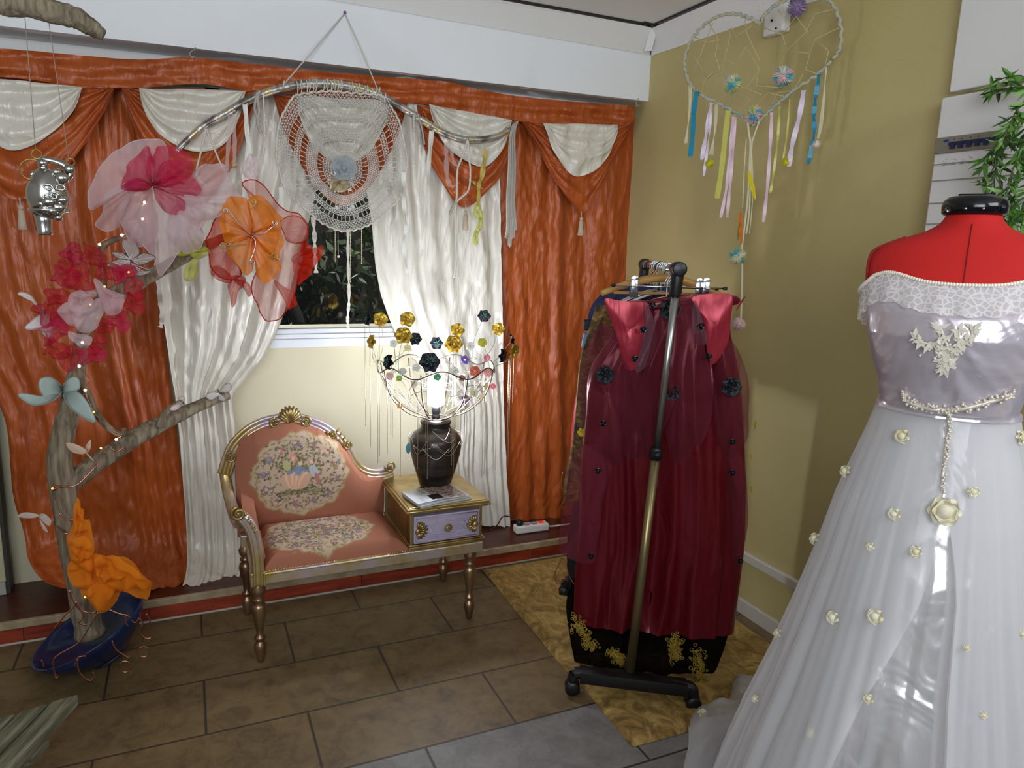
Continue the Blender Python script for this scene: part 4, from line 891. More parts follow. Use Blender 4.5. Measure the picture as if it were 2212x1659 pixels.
for i, (poly, ct) in enumerate((([(163, 1078), (173, 1096), (180, 1120), (192, 1132), (197, 1150), (204, 1195), (196, 1216), (172, 1220), (150, 1192), (146, 1164), (156, 1140), (164, 1110)], (175, 1165)),
      ([(150, 1226), (166, 1202), (205, 1196), (255, 1206), (305, 1226), (329, 1262), (318, 1292), (290, 1276), (262, 1284), (240, 1312), (208, 1312), (182, 1296), (172, 1272), (145, 1240)], (215, 1250)),
      ([(146, 1230), (172, 1198), (204, 1212), (196, 1262), (160, 1266)], (178, 1230)), ([(196, 1268), (244, 1258), (238, 1306), (212, 1314), (188, 1300)], (215, 1285)), ([(232, 1205), (300, 1226), (327, 1262), (280, 1268), (246, 1244)], (278, 1238)),
      ([(162, 1086), (176, 1100), (182, 1124), (172, 1150), (154, 1146)], (170, 1122)), ([(150, 1172), (184, 1156), (203, 1194), (184, 1216), (164, 1210)], (178, 1186)), ([(206, 1210), (234, 1206), (250, 1240), (226, 1262), (204, 1244)], (222, 1235)))):
    m = MB(); sheet(m, poly, 2.640-.008*i, ct, .03, .014, 5, i*2.4, nr=14, ck=3); obj('fold', m, ORG_, sc_)

# --- butterflies
BFM = pm('painted_wing', (180, 190, 186), .7, vc=True)
def butterfly(label, wings, body, Y, c0, c1, k=.5, group='butterflies on the driftwood tree', lace=None):
    cx = body[0][0]; root = thing('butterfly', label, 'butterfly', onY(body[0][0], body[0][1], Y), group)
    for wg in wings:
        m = MB(); fan(m, leafpoly(wg, Y, k, cx), bend=.002)
        o_ = onY(body[0][0], body[0][1], Y); mx_ = max((p-o_).length for p in m.v)
        for i, p in enumerate(m.v):
            d = (p-o_).length/mx_; q = max(0, 1-d*1.9); m.c[i] = tuple(np.array(lin(c0))*(1-q)+np.array(lin(c1))*q)
        w_ = obj('wing', m, BFM if not lace else lace, root, solid=.0008)
        m = MB(); m.tube(spline(leafpoly(wg, Y-.001, k, cx), 4, True), .0011, 5, True); obj('wing_edge', m, pm('wing_edge', c1 if lace else tuple(int(v*.85) for v in c0), .7), w_)
        if lace:
            m = MB(); P_ = leafpoly(wg, Y-.0015, k, cx)
            for p in P_[1:]: m.tube([P_[0], P_[0].lerp(p, .5), P_[0].lerp(p, .95)], [.0014, .0009, .0005], 5)
            obj('wing_veins', m, pm('lace_vein', (230, 226, 222), .7), w_)
    m = MB(); m.tube(spline(pxs(body, Y-.004), 4), .0028, 8); obj('body', m, pm('butterfly_body', tuple(int(v*.6) for v in c1), .7), root)
butterfly('pale teal painted butterfly with dark specks on the driftwood trunk', [[(133, 846), (116, 865), (96, 858), (84, 836), (88, 818), (110, 815), (130, 830)], [(131, 849), (110, 868), (72, 876), (42, 858), (44, 850), (70, 853), (95, 856)], [(136, 846), (138, 830), (154, 815), (169, 818), (172, 838), (160, 845)], [(138, 851), (164, 845), (188, 868), (206, 906), (197, 912), (170, 895), (148, 876)]], [(134, 834), (135, 850), (132, 862)], 2.68, (176, 192, 184), (84, 92, 88))
butterfly('grey and white lace butterfly perched above the crimson organza flower', [[(283, 561), (263, 528), (270, 516), (290, 519), (301, 540), (298, 556)], [(286, 562), (312, 547), (336, 556), (322, 566), (300, 573)], [(281, 560), (262, 546), (241, 545), (250, 555), (268, 564)], [(280, 563), (252, 561), (230, 574), (250, 580), (278, 576)], [(284, 570), (298, 586), (326, 584), (318, 592), (294, 595)]], [(270, 548), (282, 560), (296, 573)], 2.64, (206, 196, 190), (90, 82, 84), lace=sheer('lace_wing', (206, 196, 190), .6))
butterfly('white paper butterfly at the outer side of the crimson organza flower', [[(100, 674), (85, 680), (56, 704), (60, 712), (84, 712), (98, 726), (110, 729), (116, 706)], [(90, 676), (76, 652), (60, 641), (40, 637), (44, 631), (66, 638), (82, 660), (92, 668)]], [(96, 668), (98, 680), (104, 694)], 2.66, (222, 214, 212), (150, 140, 144))
butterfly('small white wire and lace butterfly near the tip of the lower driftwood branch', [[(474, 850), (455, 848), (444, 856), (454, 864), (468, 860)], [(476, 846), (484, 832), (496, 828), (500, 840), (490, 848)], [(474, 852), (484, 858), (486, 866), (474, 864)]], [(470, 842), (475, 850), (478, 858)], 2.93, (226, 220, 216), (150, 120, 122), lace=sheer('lace_wing_white', (230, 226, 222), .7))
butterfly('tiny pinkish butterfly on the lower driftwood branch before its tip', [[(392, 868), (384, 862), (394, 856), (400, 862)], [(394, 868), (372, 878), (368, 886), (384, 884)]], [(388, 866), (394, 868), (398, 874)], 2.84, (220, 200, 192), (150, 120, 112))

# ------------------------------------------------------------------ branch and silver head hanging at the corner of the ceiling
br_ = thing('driftwood_branch', 'weathered driftwood branch hung below the ceiling above the silver head', 'branch', onY(100, 20, 2.1))
lst = [(-130, -58, 30), (-60, -30, 32), (0, 2, 27), (60, 12, 24), (130, 30, 23), (165, 40, 22), (188, 54, 19), (208, 66, 16), (224, 76, 11)]
pts = spline([onY(x, y, 2.1) for x, y, r in lst], 7); m = MB(); m.tube(pts, [interp(i/(len(pts)-1)*(len(lst)-1), [(j, q[2]/886) for j, q in enumerate(lst)])*(1+.12*nz((i*.4, 2, 0))) for i in range(len(pts))], 14)
for p in m.v: p += V((0, nz((p.x*40, p.y*30, p.z*30)), nz((p.x*20, p.y*60, p.z*60))))*.004
obj('wood', m, BROWN_WOOD, br_)
m = MB(); a = onY(-20, -10, 2.1); m.tube([a, a+V((0, .0, .42))], .002, 6); obj('hanging_cord', m, STRING, br_)
sh = thing('silver_head', 'silver animal head ornament with gold rings hung on wires from the driftwood branch', 'ornament', onY(98, 505, 2.1))
S_ = 886; ct = onY(104, 418, 2.1); m = MB()
def sp(x, y, dy=0): return onY(x, y, 2.1+dy)
m.grid(lambda u, v: ct+V((math.cos(2*PI*u)*math.sin(PI*v)*.045*(1-.12*math.cos(PI*v)), math.sin(2*PI*u)*math.sin(PI*v)*.042, math.cos(PI*v)*.060))*(1+.05*nz((u*8, v*9, 2))), 40, 28, True)
m.lathe([(.021, .02), (.018, 0), (.016, -.02), (.0175, -.03), (.016, -.033), (.012, -.033), (.011, -.01)], sp(95, 478)+V((0, 0, 0)), 20)
for x, y, r, dy in ((125, 448, .017, -.03), (112, 455, .014, -.035), (134, 432, .014, -.03), (98, 450, .013, -.035), (90, 440, .012, -.03), (126, 470, .010, -.025), (105, 436, .016, -.04), (134, 385, .017, -.02), (150, 365, .013, -.01), (92, 352, .012, -.01), (122, 372, .012, -.02)): m.ball(sp(x, y, dy), (r, r*.7, r*.8), 12)
for x, y in ((104, 404), (131, 405)): m.tube([sp(x, y, -.043)+V((.009*math.cos(a), 0, .006*math.sin(a))) for a in [i*.45 for i in range(14)]], .0022, 6, True)
for x, y in ((101, 428), (118, 424)): m.tube(bez_curl(sp(x, y, -.045), V((1, 0, 0)), V((0, 0, 1)), .010, 1.4), .0022, 6)
m.tube(spline([sp(86, 345), sp(92, 352), sp(94, 368), sp(100, 385), sp(112, 392)], 6), [.010]*25, 10); m.tube(spline([sp(82, 342), sp(106, 346), sp(128, 352), sp(142, 360), sp(150, 372)], 6), [.006+.006*i/24 for i in range(25)], 10)
m.tube(spline([sp(150, 360), sp(152, 378), sp(138, 390), sp(124, 392)], 6), .008, 10); m.tube(spline([sp(66, 378), sp(86, 372), sp(104, 384)], 6), .007, 10); m.tube([sp(146, 380), sp(160, 378)], [.004, .0015], 7)
m.lathe([(.043, 0), (.046, .004), (.043, .008)], ct+V((0, 0, -.044)), 26, cap=False)
obj('head', m, SILVER, sh)
for x, y, r in ((79, 333, .0105), (68, 366, .024), (152, 350, .009)):
    m = MB(); m.tube([sp(x, y, -.004)+V((r*math.cos(a), .3*r*math.sin(a), r*math.sin(a))) for a in [2*PI*i/20 for i in range(20)]], .0018, 7, True); obj('ring', m, GOLD, sh)
m = MB(); m.tube([onY(52, 16, 2.1), sp(77, 324)], .0009, 5); m.tube([onY(103, 32, 2.1), sp(148, 342)], .0009, 5); obj('hanging_wire', m, pm('nylon', (150, 140, 126), .4), sh)
# ------------------------------------------------------------------ doily dreamcatcher on a bent gilded branch
YD = 3.085
NATUR = pm('cream_yarn', (214, 208, 194), .9); RIB = pm('white_ribbon', (226, 224, 214), .4); RIBS = sheer('sheer_ribbon', (232, 214, 214), .5); GREYY = pm('grey_yarn', (176, 170, 160), .9)
dc = thing('doily_dreamcatcher', 'lace doily dreamcatcher with ribbons on a bent silver and gold branch hung from the beam', 'dreamcatcher', onY(735, 380, YD))
bl = [(380, 327, 5), (405, 303, 6), (440, 272, 7), (485, 246, 7.5), (530, 220, 8), (575, 200, 8), (620, 188, 8.5), (660, 182, 9), (720, 182, 9), (780, 192, 9), (820, 206, 8.5), (860, 228, 8), (900, 252, 8), (945, 280, 8), (985, 297, 8), (1030, 302, 7.5), (1075, 294, 6.5), (1112, 273, 5)]
P_ = spline(pxs([q[:2] for q in bl], YD), 8); t = NT('silvered_branch'); t.set(Roughness=.34, Metallic=.75)
t.l(t.ramp(t.noise(t.co((1, 1, 1)), 16, 3), [(.40, lin((122, 112, 104))), (.52, lin((192, 188, 182))), (.62, lin((196, 178, 134)))]), t.b.inputs['Base Color']); t.bump(t.noise(t.co(), 60, 4), .5, .006)
m = MB(); m.tube(P_, [interp(i/8, [(j, q[2]/528) for j, q in enumerate(bl)])*(1+.16*nz((i*.5, 3, 1))) for i in range(len(P_))], 12); obj('bent_branch', m, t.m, dc)
m = MB(); pin = onY(745, 29, 3.138); a = onY(612, 184, YD-.012); b = onY(818, 198, YD-.012)
m.tube([a, a.lerp(pin, .5), pin], .0026, 6); m.tube([b, b.lerp(pin, .5)+V((.004, 0, -.004)), pin], .0026, 6)
for c in (a, b): m.tube([c+V((.013*math.cos(q)*.3, .014*math.sin(q), .016*math.cos(q))) for q in [i*.5 for i in range(26)]], .0026, 6)
obj('hanging_cord', m, STRING, dc)
m = MB(); m.ball(onY(745, 27, 3.134), (.0065, .008, .0065), 10); tag(obj('push_pin', m, pm('purple_pin', (120, 90, 150), .4)), 'purple push pin in the white beam holding the dreamcatcher cord', 'pin')
# lace
dcx = onY(738, 372, YD-.012)
outl = spline(pxs([(640, 207), (690, 199), (740, 200), (790, 203), (830, 212), (850, 240), (868, 285), (877, 330), (876, 375), (868, 412), (848, 445), (815, 474), (780, 492), (742, 499), (705, 486), (668, 458), (638, 430), (612, 398), (600, 350), (598, 310), (603, 270), (618, 235)], YD-.012), 12, True)
NO = len(outl); NSP = 132
def lace_pt(a, r):
    i = a/NSP*NO; j = int(i) % NO; p = outl[j].lerp(outl[(j+1) % NO], i-int(i)); q = dcx.lerp(p, r)
    q.y += -.018*(1-r)+.010*r*math.sin(11*2*PI*a/NSP)+.006*nz((q.x*14, q.z*14, 2)); return q
LACE = pm('cotton_lace', (222, 218, 208), .9)
def band(r0, r1, rows, spokes, th, dia, nm, skip=None):
    m = MB(); w = spokes
    for j in range(rows+1):
        for i in range(w): m.v.append(lace_pt((i+(.5 if dia and j % 2 else 0))*NSP/w, r0+(r1-r0)*j/rows)); m.c.append(None)
    for j in range(rows):
        for i in range(w):
            a, b2, c, d = j*w+i, j*w+(i+1) % w, (j+1)*w+(i+1) % w, (j+1)*w+i
            if dia:
                if j % 2: m.f += [(a, b2, c), (a, c, d)]
                else: m.f += [(a, b2, d), (b2, c, d)]
            else: m.f.append((a, b2, c, d))
    o = obj(nm, m, LACE, dc); mod = o.modifiers.new('net', 'WIREFRAME'); mod.thickness = th*1.25; mod.use_replace = True; mod.use_even_offset = False; return o
band(.05, .30, 6, 44, .0036, True, 'lace_centre'); band(.30, .40, 1, 40, .0034, False, 'lace_ring'); band(.40, .56, 5, 96, .0032, True, 'lace_net'); band(.56, .66, 1, 56, .0034, False, 'lace_ring')
band(.66, .74, 2, 110, .0034, True, 'lace_net'); band(.74, .84, 1, 72, .0034, False, 'lace_ring'); band(.84, 1.0, 5, 110, .0030, True, 'lace_net')
m = MB(); m.tube([lace_pt(i*NSP/220, 1.005)+V((0, .003*math.sin(i*1.7), .003*math.cos(i*1.7))) for i in range(220)], .0042, 6, True); obj('lace_edge', m, NATUR, dc)
m = MB()
for k, x in enumerate(range(640, 836, 9)):
    i = min(range(len(P_)), key=lambda i: abs(P_[i].x-onY(x, 200, YD).x)); c = P_[i]; e = min(outl, key=lambda q: (q-c-V((0, 0, -.035))).length)
    m.tube(spline([c+V((0, -.02, .012)), c+V((.004, -.022, -.006)), e], 4), .002, 5)
    if k % 2: m.tube([c+V((.004*math.cos(q), .019*math.sin(q), .019*math.cos(q))) for q in [i2*.5 for i2 in range(13)]], .0022, 5)
obj('lashing_yarn', m, NATUR, dc)
m = MB(); c = onY(742, 372, YD-.05)
rose(m, c+V((0, 0, .012)), V((0, -1, .2)), .058, ((6, 1, .5), (5, .7, .9)), 3); obj('organza_rosette', m, sheer('grey_organza', (196, 204, 208), .8), dc)
m = MB(); c = onY(733, 396, YD-.06); m.grid(lambda u, v: c+V((.046*(v-.15)*math.cos(.4+PI*1.15*u)*(1-.35*v*(u-.5)**2), -.016*math.sin(PI*v)-.006*math.cos(u*26), -.044*v*math.sin(.15+PI*.9*u)+.012)), 40, 10); m.ball(c+V((0, .006, -.006)), (.040, .012, .030), 14); obj('shell', m, pm('pearl_shell', (196, 180, 146), .3, c2=(150, 130, 96), ns=30), dc)
m = MB(); rd = random.Random(2)
for k in range(26): a = rd.uniform(0, 2*PI); m.ball(c+V((.05*math.cos(a)*rd.uniform(.7, 1.1), -.014, .042*math.sin(a)*rd.uniform(.7, 1.1))), .0035, 7)
obj('pearl_beads', m, PEARL, dc)
def rib(path, w, mt, nm='ribbon', tw=.5, Y=YD-.02, ph=0, lab=None):
    m = MB(); p = spline(pxs(path, Y), 6); m.ribbon(p, w/528, (1, .25, 0), tw, ph=ph); return obj(nm, m, mt, dc, label=lab)
def yarn(path, r, mt, nm='yarn', Y=YD-.02, fuzz=0):
    m = MB(); p = spline(pxs(path, Y), 6); m.tube(p, r, 6)
    if fuzz:
        rd = random.Random(len(path))
        for k in range(fuzz): q = plint(p, rd.random()); m.tube([q, q+V((rd.uniform(-.012, .012), rd.uniform(-.006, .006), rd.uniform(-.02, .005)))], [.0012, .0004], 4)
    return obj(nm, m, mt, dc)
yarn([(445, 276), (436, 320), (424, 372), (436, 394), (446, 402)], .0035, NATUR); yarn([(445, 276), (462, 320), (480, 360), (488, 370)], .0035, NATUR)
rib([(497, 250), (494, 300), (490, 360), (488, 420)], 8, RIBS); rib([(504, 246), (507, 300), (506, 360)], 8, RIBS)
rib([(529, 226), (533, 280), (538, 340), (542, 400), (545, 470), (548, 540), (550, 590)], 9, RIB, ph=1); rib([(531, 228), (537, 300), (546, 380), (553, 460), (556, 540), (566, 600)], 6, RIB)
rib([(336, 460), (340, 520), (338, 580), (345, 640), (350, 690), (346, 708)], 10, NATUR, tw=.9); 
yarn([(561, 196), (556, 215), (560, 240), (556, 262), (564, 288)], .006, GREYY, fuzz=18); yarn([(556, 200), (550, 235), (562, 270)], .005, GREYY)
for pth_, nm in (([(569, 205), (571, 250), (573, 318)], 0), ([(894, 246), (895, 300), (894, 362)], 0), ([(1104, 285), (1102, 340), (1100, 410)], 0)):
    m = MB(); p = pxs(pth_, YD-.025); n = 26
    for i in range(n+1): m.ball(plint(p, i/n), .0032, 6)
    obj('bead_string', m, PEARL, dc)
yarn([(897, 245), (893, 270), (903, 290), (908, 312)], .006, GREYY, fuzz=14); yarn([(902, 245), (912, 280), (917, 312)], .004, GREYY)
rib([(606, 405), (610, 450), (612, 500), (618, 560)], 8, RIB); rib([(676, 468), (679, 505), (680, 535), (681, 560), (683, 590)], 10, NATUR, tw=.8)
rib([(872, 372), (872, 430), (877, 490), (872, 530), (880, 590)], 10, RIB, tw=.9); rib([(931, 282), (926, 340), (923, 420), (920, 490)], 8, RIB, tw=.3); rib([(936, 282), (929, 350), (924, 400)], 5, NATUR)
rib([(965, 308), (964, 350), (968, 392), (980, 405)], 12, RIBS); rib([(975, 320), (980, 350), (992, 360)], 10, RIBS)
yarn([(1011, 300), (1000, 335), (988, 368), (987, 420), (985, 440), (984, 500), (986, 560), (980, 600)], .0045, NATUR, fuzz=16); yarn([(1011, 300), (1013, 340), (1016, 370), (1012, 410), (990, 432), (985, 442)], .0045, NATUR)
yarn([(986, 436), (978, 448), (972, 462)], .006, GREYY, fuzz=14)
YRIB = pm('yellow_ribbon', (196, 172, 84), .5); LIME = sheer('lime_organza_tie', (208, 214, 84), .72)
rib([(1048, 320), (1042, 360), (1034, 396), (1020, 392), (1012, 388)], 7, YRIB); rib([(1050, 322), (1046, 370), (1036, 400), (1042, 408)], 7, YRIB); rib([(1034, 396), (1034, 420), (1032, 446)], 10, YRIB, tw=.2)
m = MB()
for poly in ([(1024, 446), (1034, 440), (1042, 458), (1040, 474), (1030, 476), (1022, 462)], [(1032, 474), (1042, 470), (1040, 490), (1032, 505), (1024, 500)], [(1022, 502), (1032, 500), (1034, 516), (1030, 530), (1020, 524)]): sheet(m, poly, YD-.02, None, .012, .006, 4, 1)
obj('lime_organza', m, LIME, dc)
for k in range(9):
    ox = (k-4)*2.6; L = 540-abs(k-3)*9-6*(k % 2)
    yarn([(1112+ox*.3, 268), (1106+ox*.5, 300), (1106+ox*.7, 360), (1103+ox*.8, 430), (1105+ox, 490), (1104+ox*1.2, L)], .0034, GREYY if k % 3 else NATUR, 'yarn_strand', YD-.02-.004*(k % 3))
m = MB(); c = onY(1112, 270, YD-.01); m.tube([c+V((.010*math.cos(q), .016*math.sin(q), .014*math.cos(q))) for q in [i*.5 for i in range(30)]], .005, 6); obj('yarn_knot', m, GREYY, dc)
for x, a, b in ((724, 492, 566), (781, 490, 570), (757, 500, 610)):
    m = MB(); p = onY(x, a, YD-.015); q = onY(x, b, YD-.015); n = 30; m.tube([p.lerp(q, j/n) for j in range(n+1)], [.0012 if j % 2 else .0028 for j in range(n+1)], 5); obj('chain', m, CHM, dc)
m = MB(); m.tube(pxs([(730, 490), (731, 550)], YD-.015), .0007, 4); m.ball(onY(731, 554, YD-.015), .006, 10); obj('pearl_drop', m, PEARL, dc)
m = MB(); p = spline(pxs([(752, 495), (752, 560), (754, 640), (751, 690), (753, 716)], YD-.02), 10); m.ribbon(p, [.012+.003*(i % 2) for i in range(len(p))], (1, .2, 0), .7); obj('lace_ribbon', m, NATUR, dc)

# ------------------------------------------------------------------ heart dreamcatcher hanging in front of the side wall
HN = V((.89, .45, 0)); HP = V((1.93, 2.187, 2.163))
def hp(x, y, d=0): return onP(x, y, HP-HN*d, HN)
ht = thing('heart_dreamcatcher', 'heart shaped yarn dreamcatcher with pompoms and pastel ribbons before the ochre wall', 'dreamcatcher', hp(1630, 260))
t = NT('pastel_yarn'); t.set(Roughness=.95); t.l(t.ramp(t.noise(t.co(), 60, 2), [(.35, lin((150, 168, 164))), (.5, lin((184, 178, 160))), (.65, lin((180, 172, 122)))]), t.b.inputs['Base Color']); t.bump(t.noise(t.co(), 160, 2), .8, .006); PAST = t.m
hl = [(1625, 270), (1600, 250), (1560, 228), (1520, 208), (1497, 192), (1484, 165), (1478, 135), (1488, 98), (1512, 62), (1550, 36), (1590, 30), (1622, 40), (1640, 50), (1650, 34), (1680, 8), (1725, -10), (1770, -10), (1802, 14), (1816, 58), (1814, 105), (1795, 132), (1760, 165), (1715, 195), (1675, 228), (1650, 252)]
hs = spline([hp(*q) for q in hl], 7, True); m = MB(); m.tube([p+V((.003*math.sin(i*1.9), .003*math.cos(i*1.9), .003*math.sin(i*2.3))) for i, p in enumerate(hs)], .0060, 8, True); obj('heart_hoop', m, PAST, ht)
m = MB(); WEB = [[(1530, 48), (1552, 85), (1545, 120), (1555, 150), (1528, 170), (1505, 130), (1486, 110)], [(1550, 85), (1580, 60), (1590, 80), (1625, 55)], [(1580, 62), (1572, 100), (1557, 160)], [(1555, 118), (1585, 138), (1612, 100), (1640, 150), (1612, 190), (1645, 205)], [(1612, 100), (1590, 138)], [(1515, 205), (1520, 175), (1540, 155)], [(1640, 140), (1634, 185), (1690, 190), (1655, 200)], [(1650, 60), (1690, 75), (1700, 110), (1740, 70), (1760, 30), (1800, 20)], [(1690, 75), (1720, 35), (1745, 70)], [(1700, 110), (1750, 115), (1760, 85), (1812, 60)], [(1750, 115), (1740, 150), (1765, 160)], [(1760, 85), (1790, 110), (1780, 150)], [(1740, 70), (1755, 40)], [(1680, 20), (1700, 50)], [(1580, 235), (1590, 200), (1620, 215), (1600, 240)], [(1660, 240), (1680, 200), (1715, 195), (1735, 160)], [(1625, 268), (1630, 230), (1660, 200), (1700, 210)], [(1500, 150), (1520, 100), (1540, 50)], [(1500, 80), (1528, 92), (1555, 85)], [(1610, 35), (1612, 70), (1640, 130)], [(1560, 225), (1570, 190), (1612, 190)]]
for w in WEB: m.tube([hp(x, y, .003) for x, y in w], .0016, 5)
obj('yarn_web', m, pm('ivory_yarn', (190, 180, 130), .9), ht)
def pompom(mb, c, r, cols, seed, n=520):
    rd = random.Random(seed); mb.ball(c, r*.6, 10, lin(cols[0]))
    for k in range(n):
        d = V((rd.gauss(0, 1), rd.gauss(0, 1), rd.gauss(0, 1))).normalized(); q = nz(d*1.3, 1)+.25*d.z
        col = lin(cols[min(len(cols)-1, max(0, int((q+.6)*len(cols)/1.2)))]); L = r*rd.uniform(.85, 1.12); s_ = d.orthogonal().normalized()*r*.055; s2 = d.cross(s_)
        b = c+d*r*.4; e = c+d*L; mb.add([b+s_, b-s_*.5+s2*.8, b-s_*.5-s2*.8, e+s_*.5, e-s_*.3+s2*.4, e-s_*.3-s2*.4], [(0, 1, 4, 3), (1, 2, 5, 4), (2, 0, 3, 5), (3, 4, 5)], col)
POM = pm('wool', (200, 200, 200), .95, vc=True)
BLU, YE, PK, IV = (96, 176, 190), (206, 206, 130), (226, 186, 182), (220, 214, 196)
for i, (x, y, r, cs) in enumerate(((1582, 181, 22, [BLU, YE, IV]), (1692, 165, 23, [PK, BLU, IV]), (1628, 249, 23, [BLU, PK, YE]), (1593, 554, 21, [IV, YE, BLU]), (1595, 700, 17, [PK, (230, 204, 200)]))):
    m = MB(); pompom(m, hp(x, y, .02 if y > 300 else .0), r/700*1.05, cs, i+3); obj('pompom', m, POM, ht)
def hrib(path, w, col, nm='ribbon', tw=.5, shine=.35, ph=0):
    m = MB(); p = spline([hp(x, y, .008) for x, y in path], 6); m.ribbon(p, w/720, (.45, -.89, 0), tw, ph=ph); obj(nm, m, pm('ribbon_%d_%d' % (col[0], col[1]), col, shine), ht)
TEAL, LIL, YL, PKR = (34, 134, 164), (222, 206, 222), (198, 194, 96), (226, 196, 208)
hrib([(1505, 197), (1499, 240), (1496, 290), (1491, 338)], 15, TEAL, tw=.2); hrib([(1537, 222), (1527, 280), (1516, 345)], 12, LIL, tw=.6); hrib([(1536, 222), (1533, 280), (1520, 380)], 8, LIL, tw=.8)
hrib([(1573, 238), (1566, 300), (1558, 370), (1549, 428)], 15, YL, tw=.15); hrib([(1584, 252), (1578, 320), (1570, 400), (1557, 470)], 9, PKR); hrib([(1588, 254), (1582, 340), (1575, 420), (1571, 470)], 9, PKR, ph=2)
hrib([(1667, 243), (1664, 310), (1658, 400), (1649, 480)], 9, PKR); hrib([(1684, 230), (1680, 300), (1670, 380), (1664, 418)], 7, YL, tw=.8); hrib([(1736, 195), (1727, 250), (1712, 310), (1704, 360)], 13, LIL)
hrib([(1770, 160), (1762, 210), (1758, 250), (1759, 285), (1746, 355)], 12, TEAL, tw=.9); hrib([(1706, 215), (1700, 290), (1690, 352)], 4, YL)
def hy(path, r, mt, nm='yarn'):
    m = MB(); m.tube(spline([hp(x, y, .006) for x, y in path], 6), r, 6); obj(nm, m, mt, ht)
IVY = pm('ivory_wool', (212, 204, 170), .95)
for k in range(4): hy([(1488+k*2, 185), (1488+k, 240), (1484-k*2, 310)], .0016, IVY, 'yarn_strand')
for k in range(4): hy([(1545+k*2, 225), (1543+k, 280), (1540-k*3, 335)], .0016, IVY, 'yarn_strand')
for k in range(4): hy([(1786-k, 145), (1778+k, 210), (1770+k*2, 270), (1765+k, 300)], .0018, IVY, 'yarn_strand')
hy([(1615, 262), (1618, 290), (1621, 310), (1619, 360), (1616, 420), (1607, 500), (1602, 540), (1603, 580), (1602, 640), (1600, 690)], .0042, IVY, 'tail_cord'); hy([(1640, 262), (1630, 290), (1624, 312), (1622, 370), (1618, 460), (1612, 505)], .0034, IVY, 'tail_cord'); hy([(1612, 300), (1608, 360), (1604, 450)], .002, IVY, 'tail_cord'); hy([(1624, 330), (1626, 420), (1619, 505)], .002, IVY, 'tail_cord')
def feather(path, w, col, nm='feather'):
    p = spline([hp(x, y, .012) for x, y in path], 6); n = len(p); m = MB()
    m.ribbon(p, [w/720*math.sin(PI*min(1, .08+.9*i/(n-1)))**.7 for i in range(n)], (.45, -.89, 0), .25); m.tube(p, .0009, 5); obj(nm, m, pm('feather_%d' % col[2], col, .8), ht)
feather([(1617, 370), (1622, 392), (1627, 412), (1632, 432)], 13, (214, 196, 28)); feather([(1600, 458), (1599, 480), (1600, 505), (1602, 527)], 11, (214, 110, 22)); feather([(1598, 480), (1595, 500), (1594, 520)], 5, (110, 120, 40)); feather([(1610, 640), (1600, 655), (1590, 672)], 5, (170, 50, 50))
for x, y in ((1533, 353), (1698, 350)):
    m = MB(); pompom(m, hp(x, y, .006), 13/720, [(214, 206, 40), (196, 190, 40)], x, 260); obj('yellow_puff', m, POM, ht)
m = MB(); pompom(m, hp(1763, 312, .004), 11/720, [(230, 214, 196)], 5, 200); obj('white_puff', m, POM, ht)
m = MB(); m.tube(spline([hp(1640, 50), hp(1643, 10, -.01), V((1.935, 2.19, 2.50))], 5), .002, 6); obj('hanging_cord', m, IVY, ht)

# junction box, purple tassel ball and pink scarf end under the ceiling
m = MB(); a = onX(1688, 46, 2.1); m.box((2.06, a.y-.052, a.z-.05), (2.0995, a.y+.052, a.z+.05)); jb = thing('junction_box', 'white square junction box under the ceiling behind the heart dreamcatcher', 'box', (2.08, a.y, a.z-.05))
obj('box', m, PSM, jb, smooth=False, bevel=.008); m = MB(); m.ball((2.058, a.y+.005, a.z-.002), .005, 8); m.ball((2.058, a.y-.02, a.z-.035), .004, 8); obj('screw', m, DARK, jb)
m = MB(); a = onX(1722, 16, 2.03); pompom(m, a, .034, [(150, 126, 164), (170, 150, 180)], 9, 400); m.tube([a, a+V((0, .0, .11))], .002, 5, col=lin((150, 126, 164))); tag(obj('pompom', m, POM), 'small mauve pompom hanging beside the junction box', 'pompom')

# ------------------------------------------------------------------ electrical panel at the right
m = MB(); m.box((2.055, .96, 1.985), (2.0995, 1.523, 2.36)); struct('trim_8', m, WHITE_PAINT, smooth=False, bevel=.004)
ep = thing('electrical_panel', 'white electrical panel on the ochre wall with a row of breakers behind the leafy garland', 'electrical panel', (2.06, 1.3, 1.3))
XP = 2.03
def yz(x, y): p = onX(x, y, XP); return p.y, p.z
m = MB(); m.box((XP, 1.10, 1.30), (2.0995, yz(2034, 212)[0], yz(2034, 212)[1])); obj('housing', m, WHITE_PAINT, ep, smooth=False, bevel=.005)
m = MB(); zs = [yz(x, y)[1] for x, y in ((2012, 357), (2005, 392), (2000, 440), (1995, 484), (1991, 520))]
for z in zs: m.box((XP-.003, 1.10, z-.0015), (XP+.004, yz(2034, 212)[0]+.001, z+.0015))
obj('cover_strips', m, pm('strip_grey', (150, 144, 134), .6), ep, smooth=False)  # thin grey lines between the panel covers
wy0, wz1_ = yz(2024, 299); _, wz0_ = yz(2021, 334); wy1 = wy0-.20
m = MB(); m.box((XP-.006, wy1, wz0_), (XP+.006, wy0, wz1_)); o = obj('breaker_window', m, pm('smoky_plastic', (134, 126, 108), .3), ep, smooth=False, bevel=.003)
m = MB(); zc = (wz0_+wz1_)/2
m.box((XP-.010, wy1+.02, zc-.003), (XP-.004, wy0-.046, zc+.006))
for k in range(5): y_ = wy0-.053-.024*k; m.box((XP-.013, y_-.012, zc-.013), (XP-.004, y_, zc+.002))
obj('breaker_switch', m, pm('breaker_blue', (26, 34, 72), .4), o, smooth=False)
m = MB(); m.ball((XP-.007, wy0-.036, wz1_-.011), (.002, .009, .004), 10); obj('logo_oval', m, pm('logo_blue', (40, 60, 150), .4), o)
m = MB(); rd = random.Random(3)
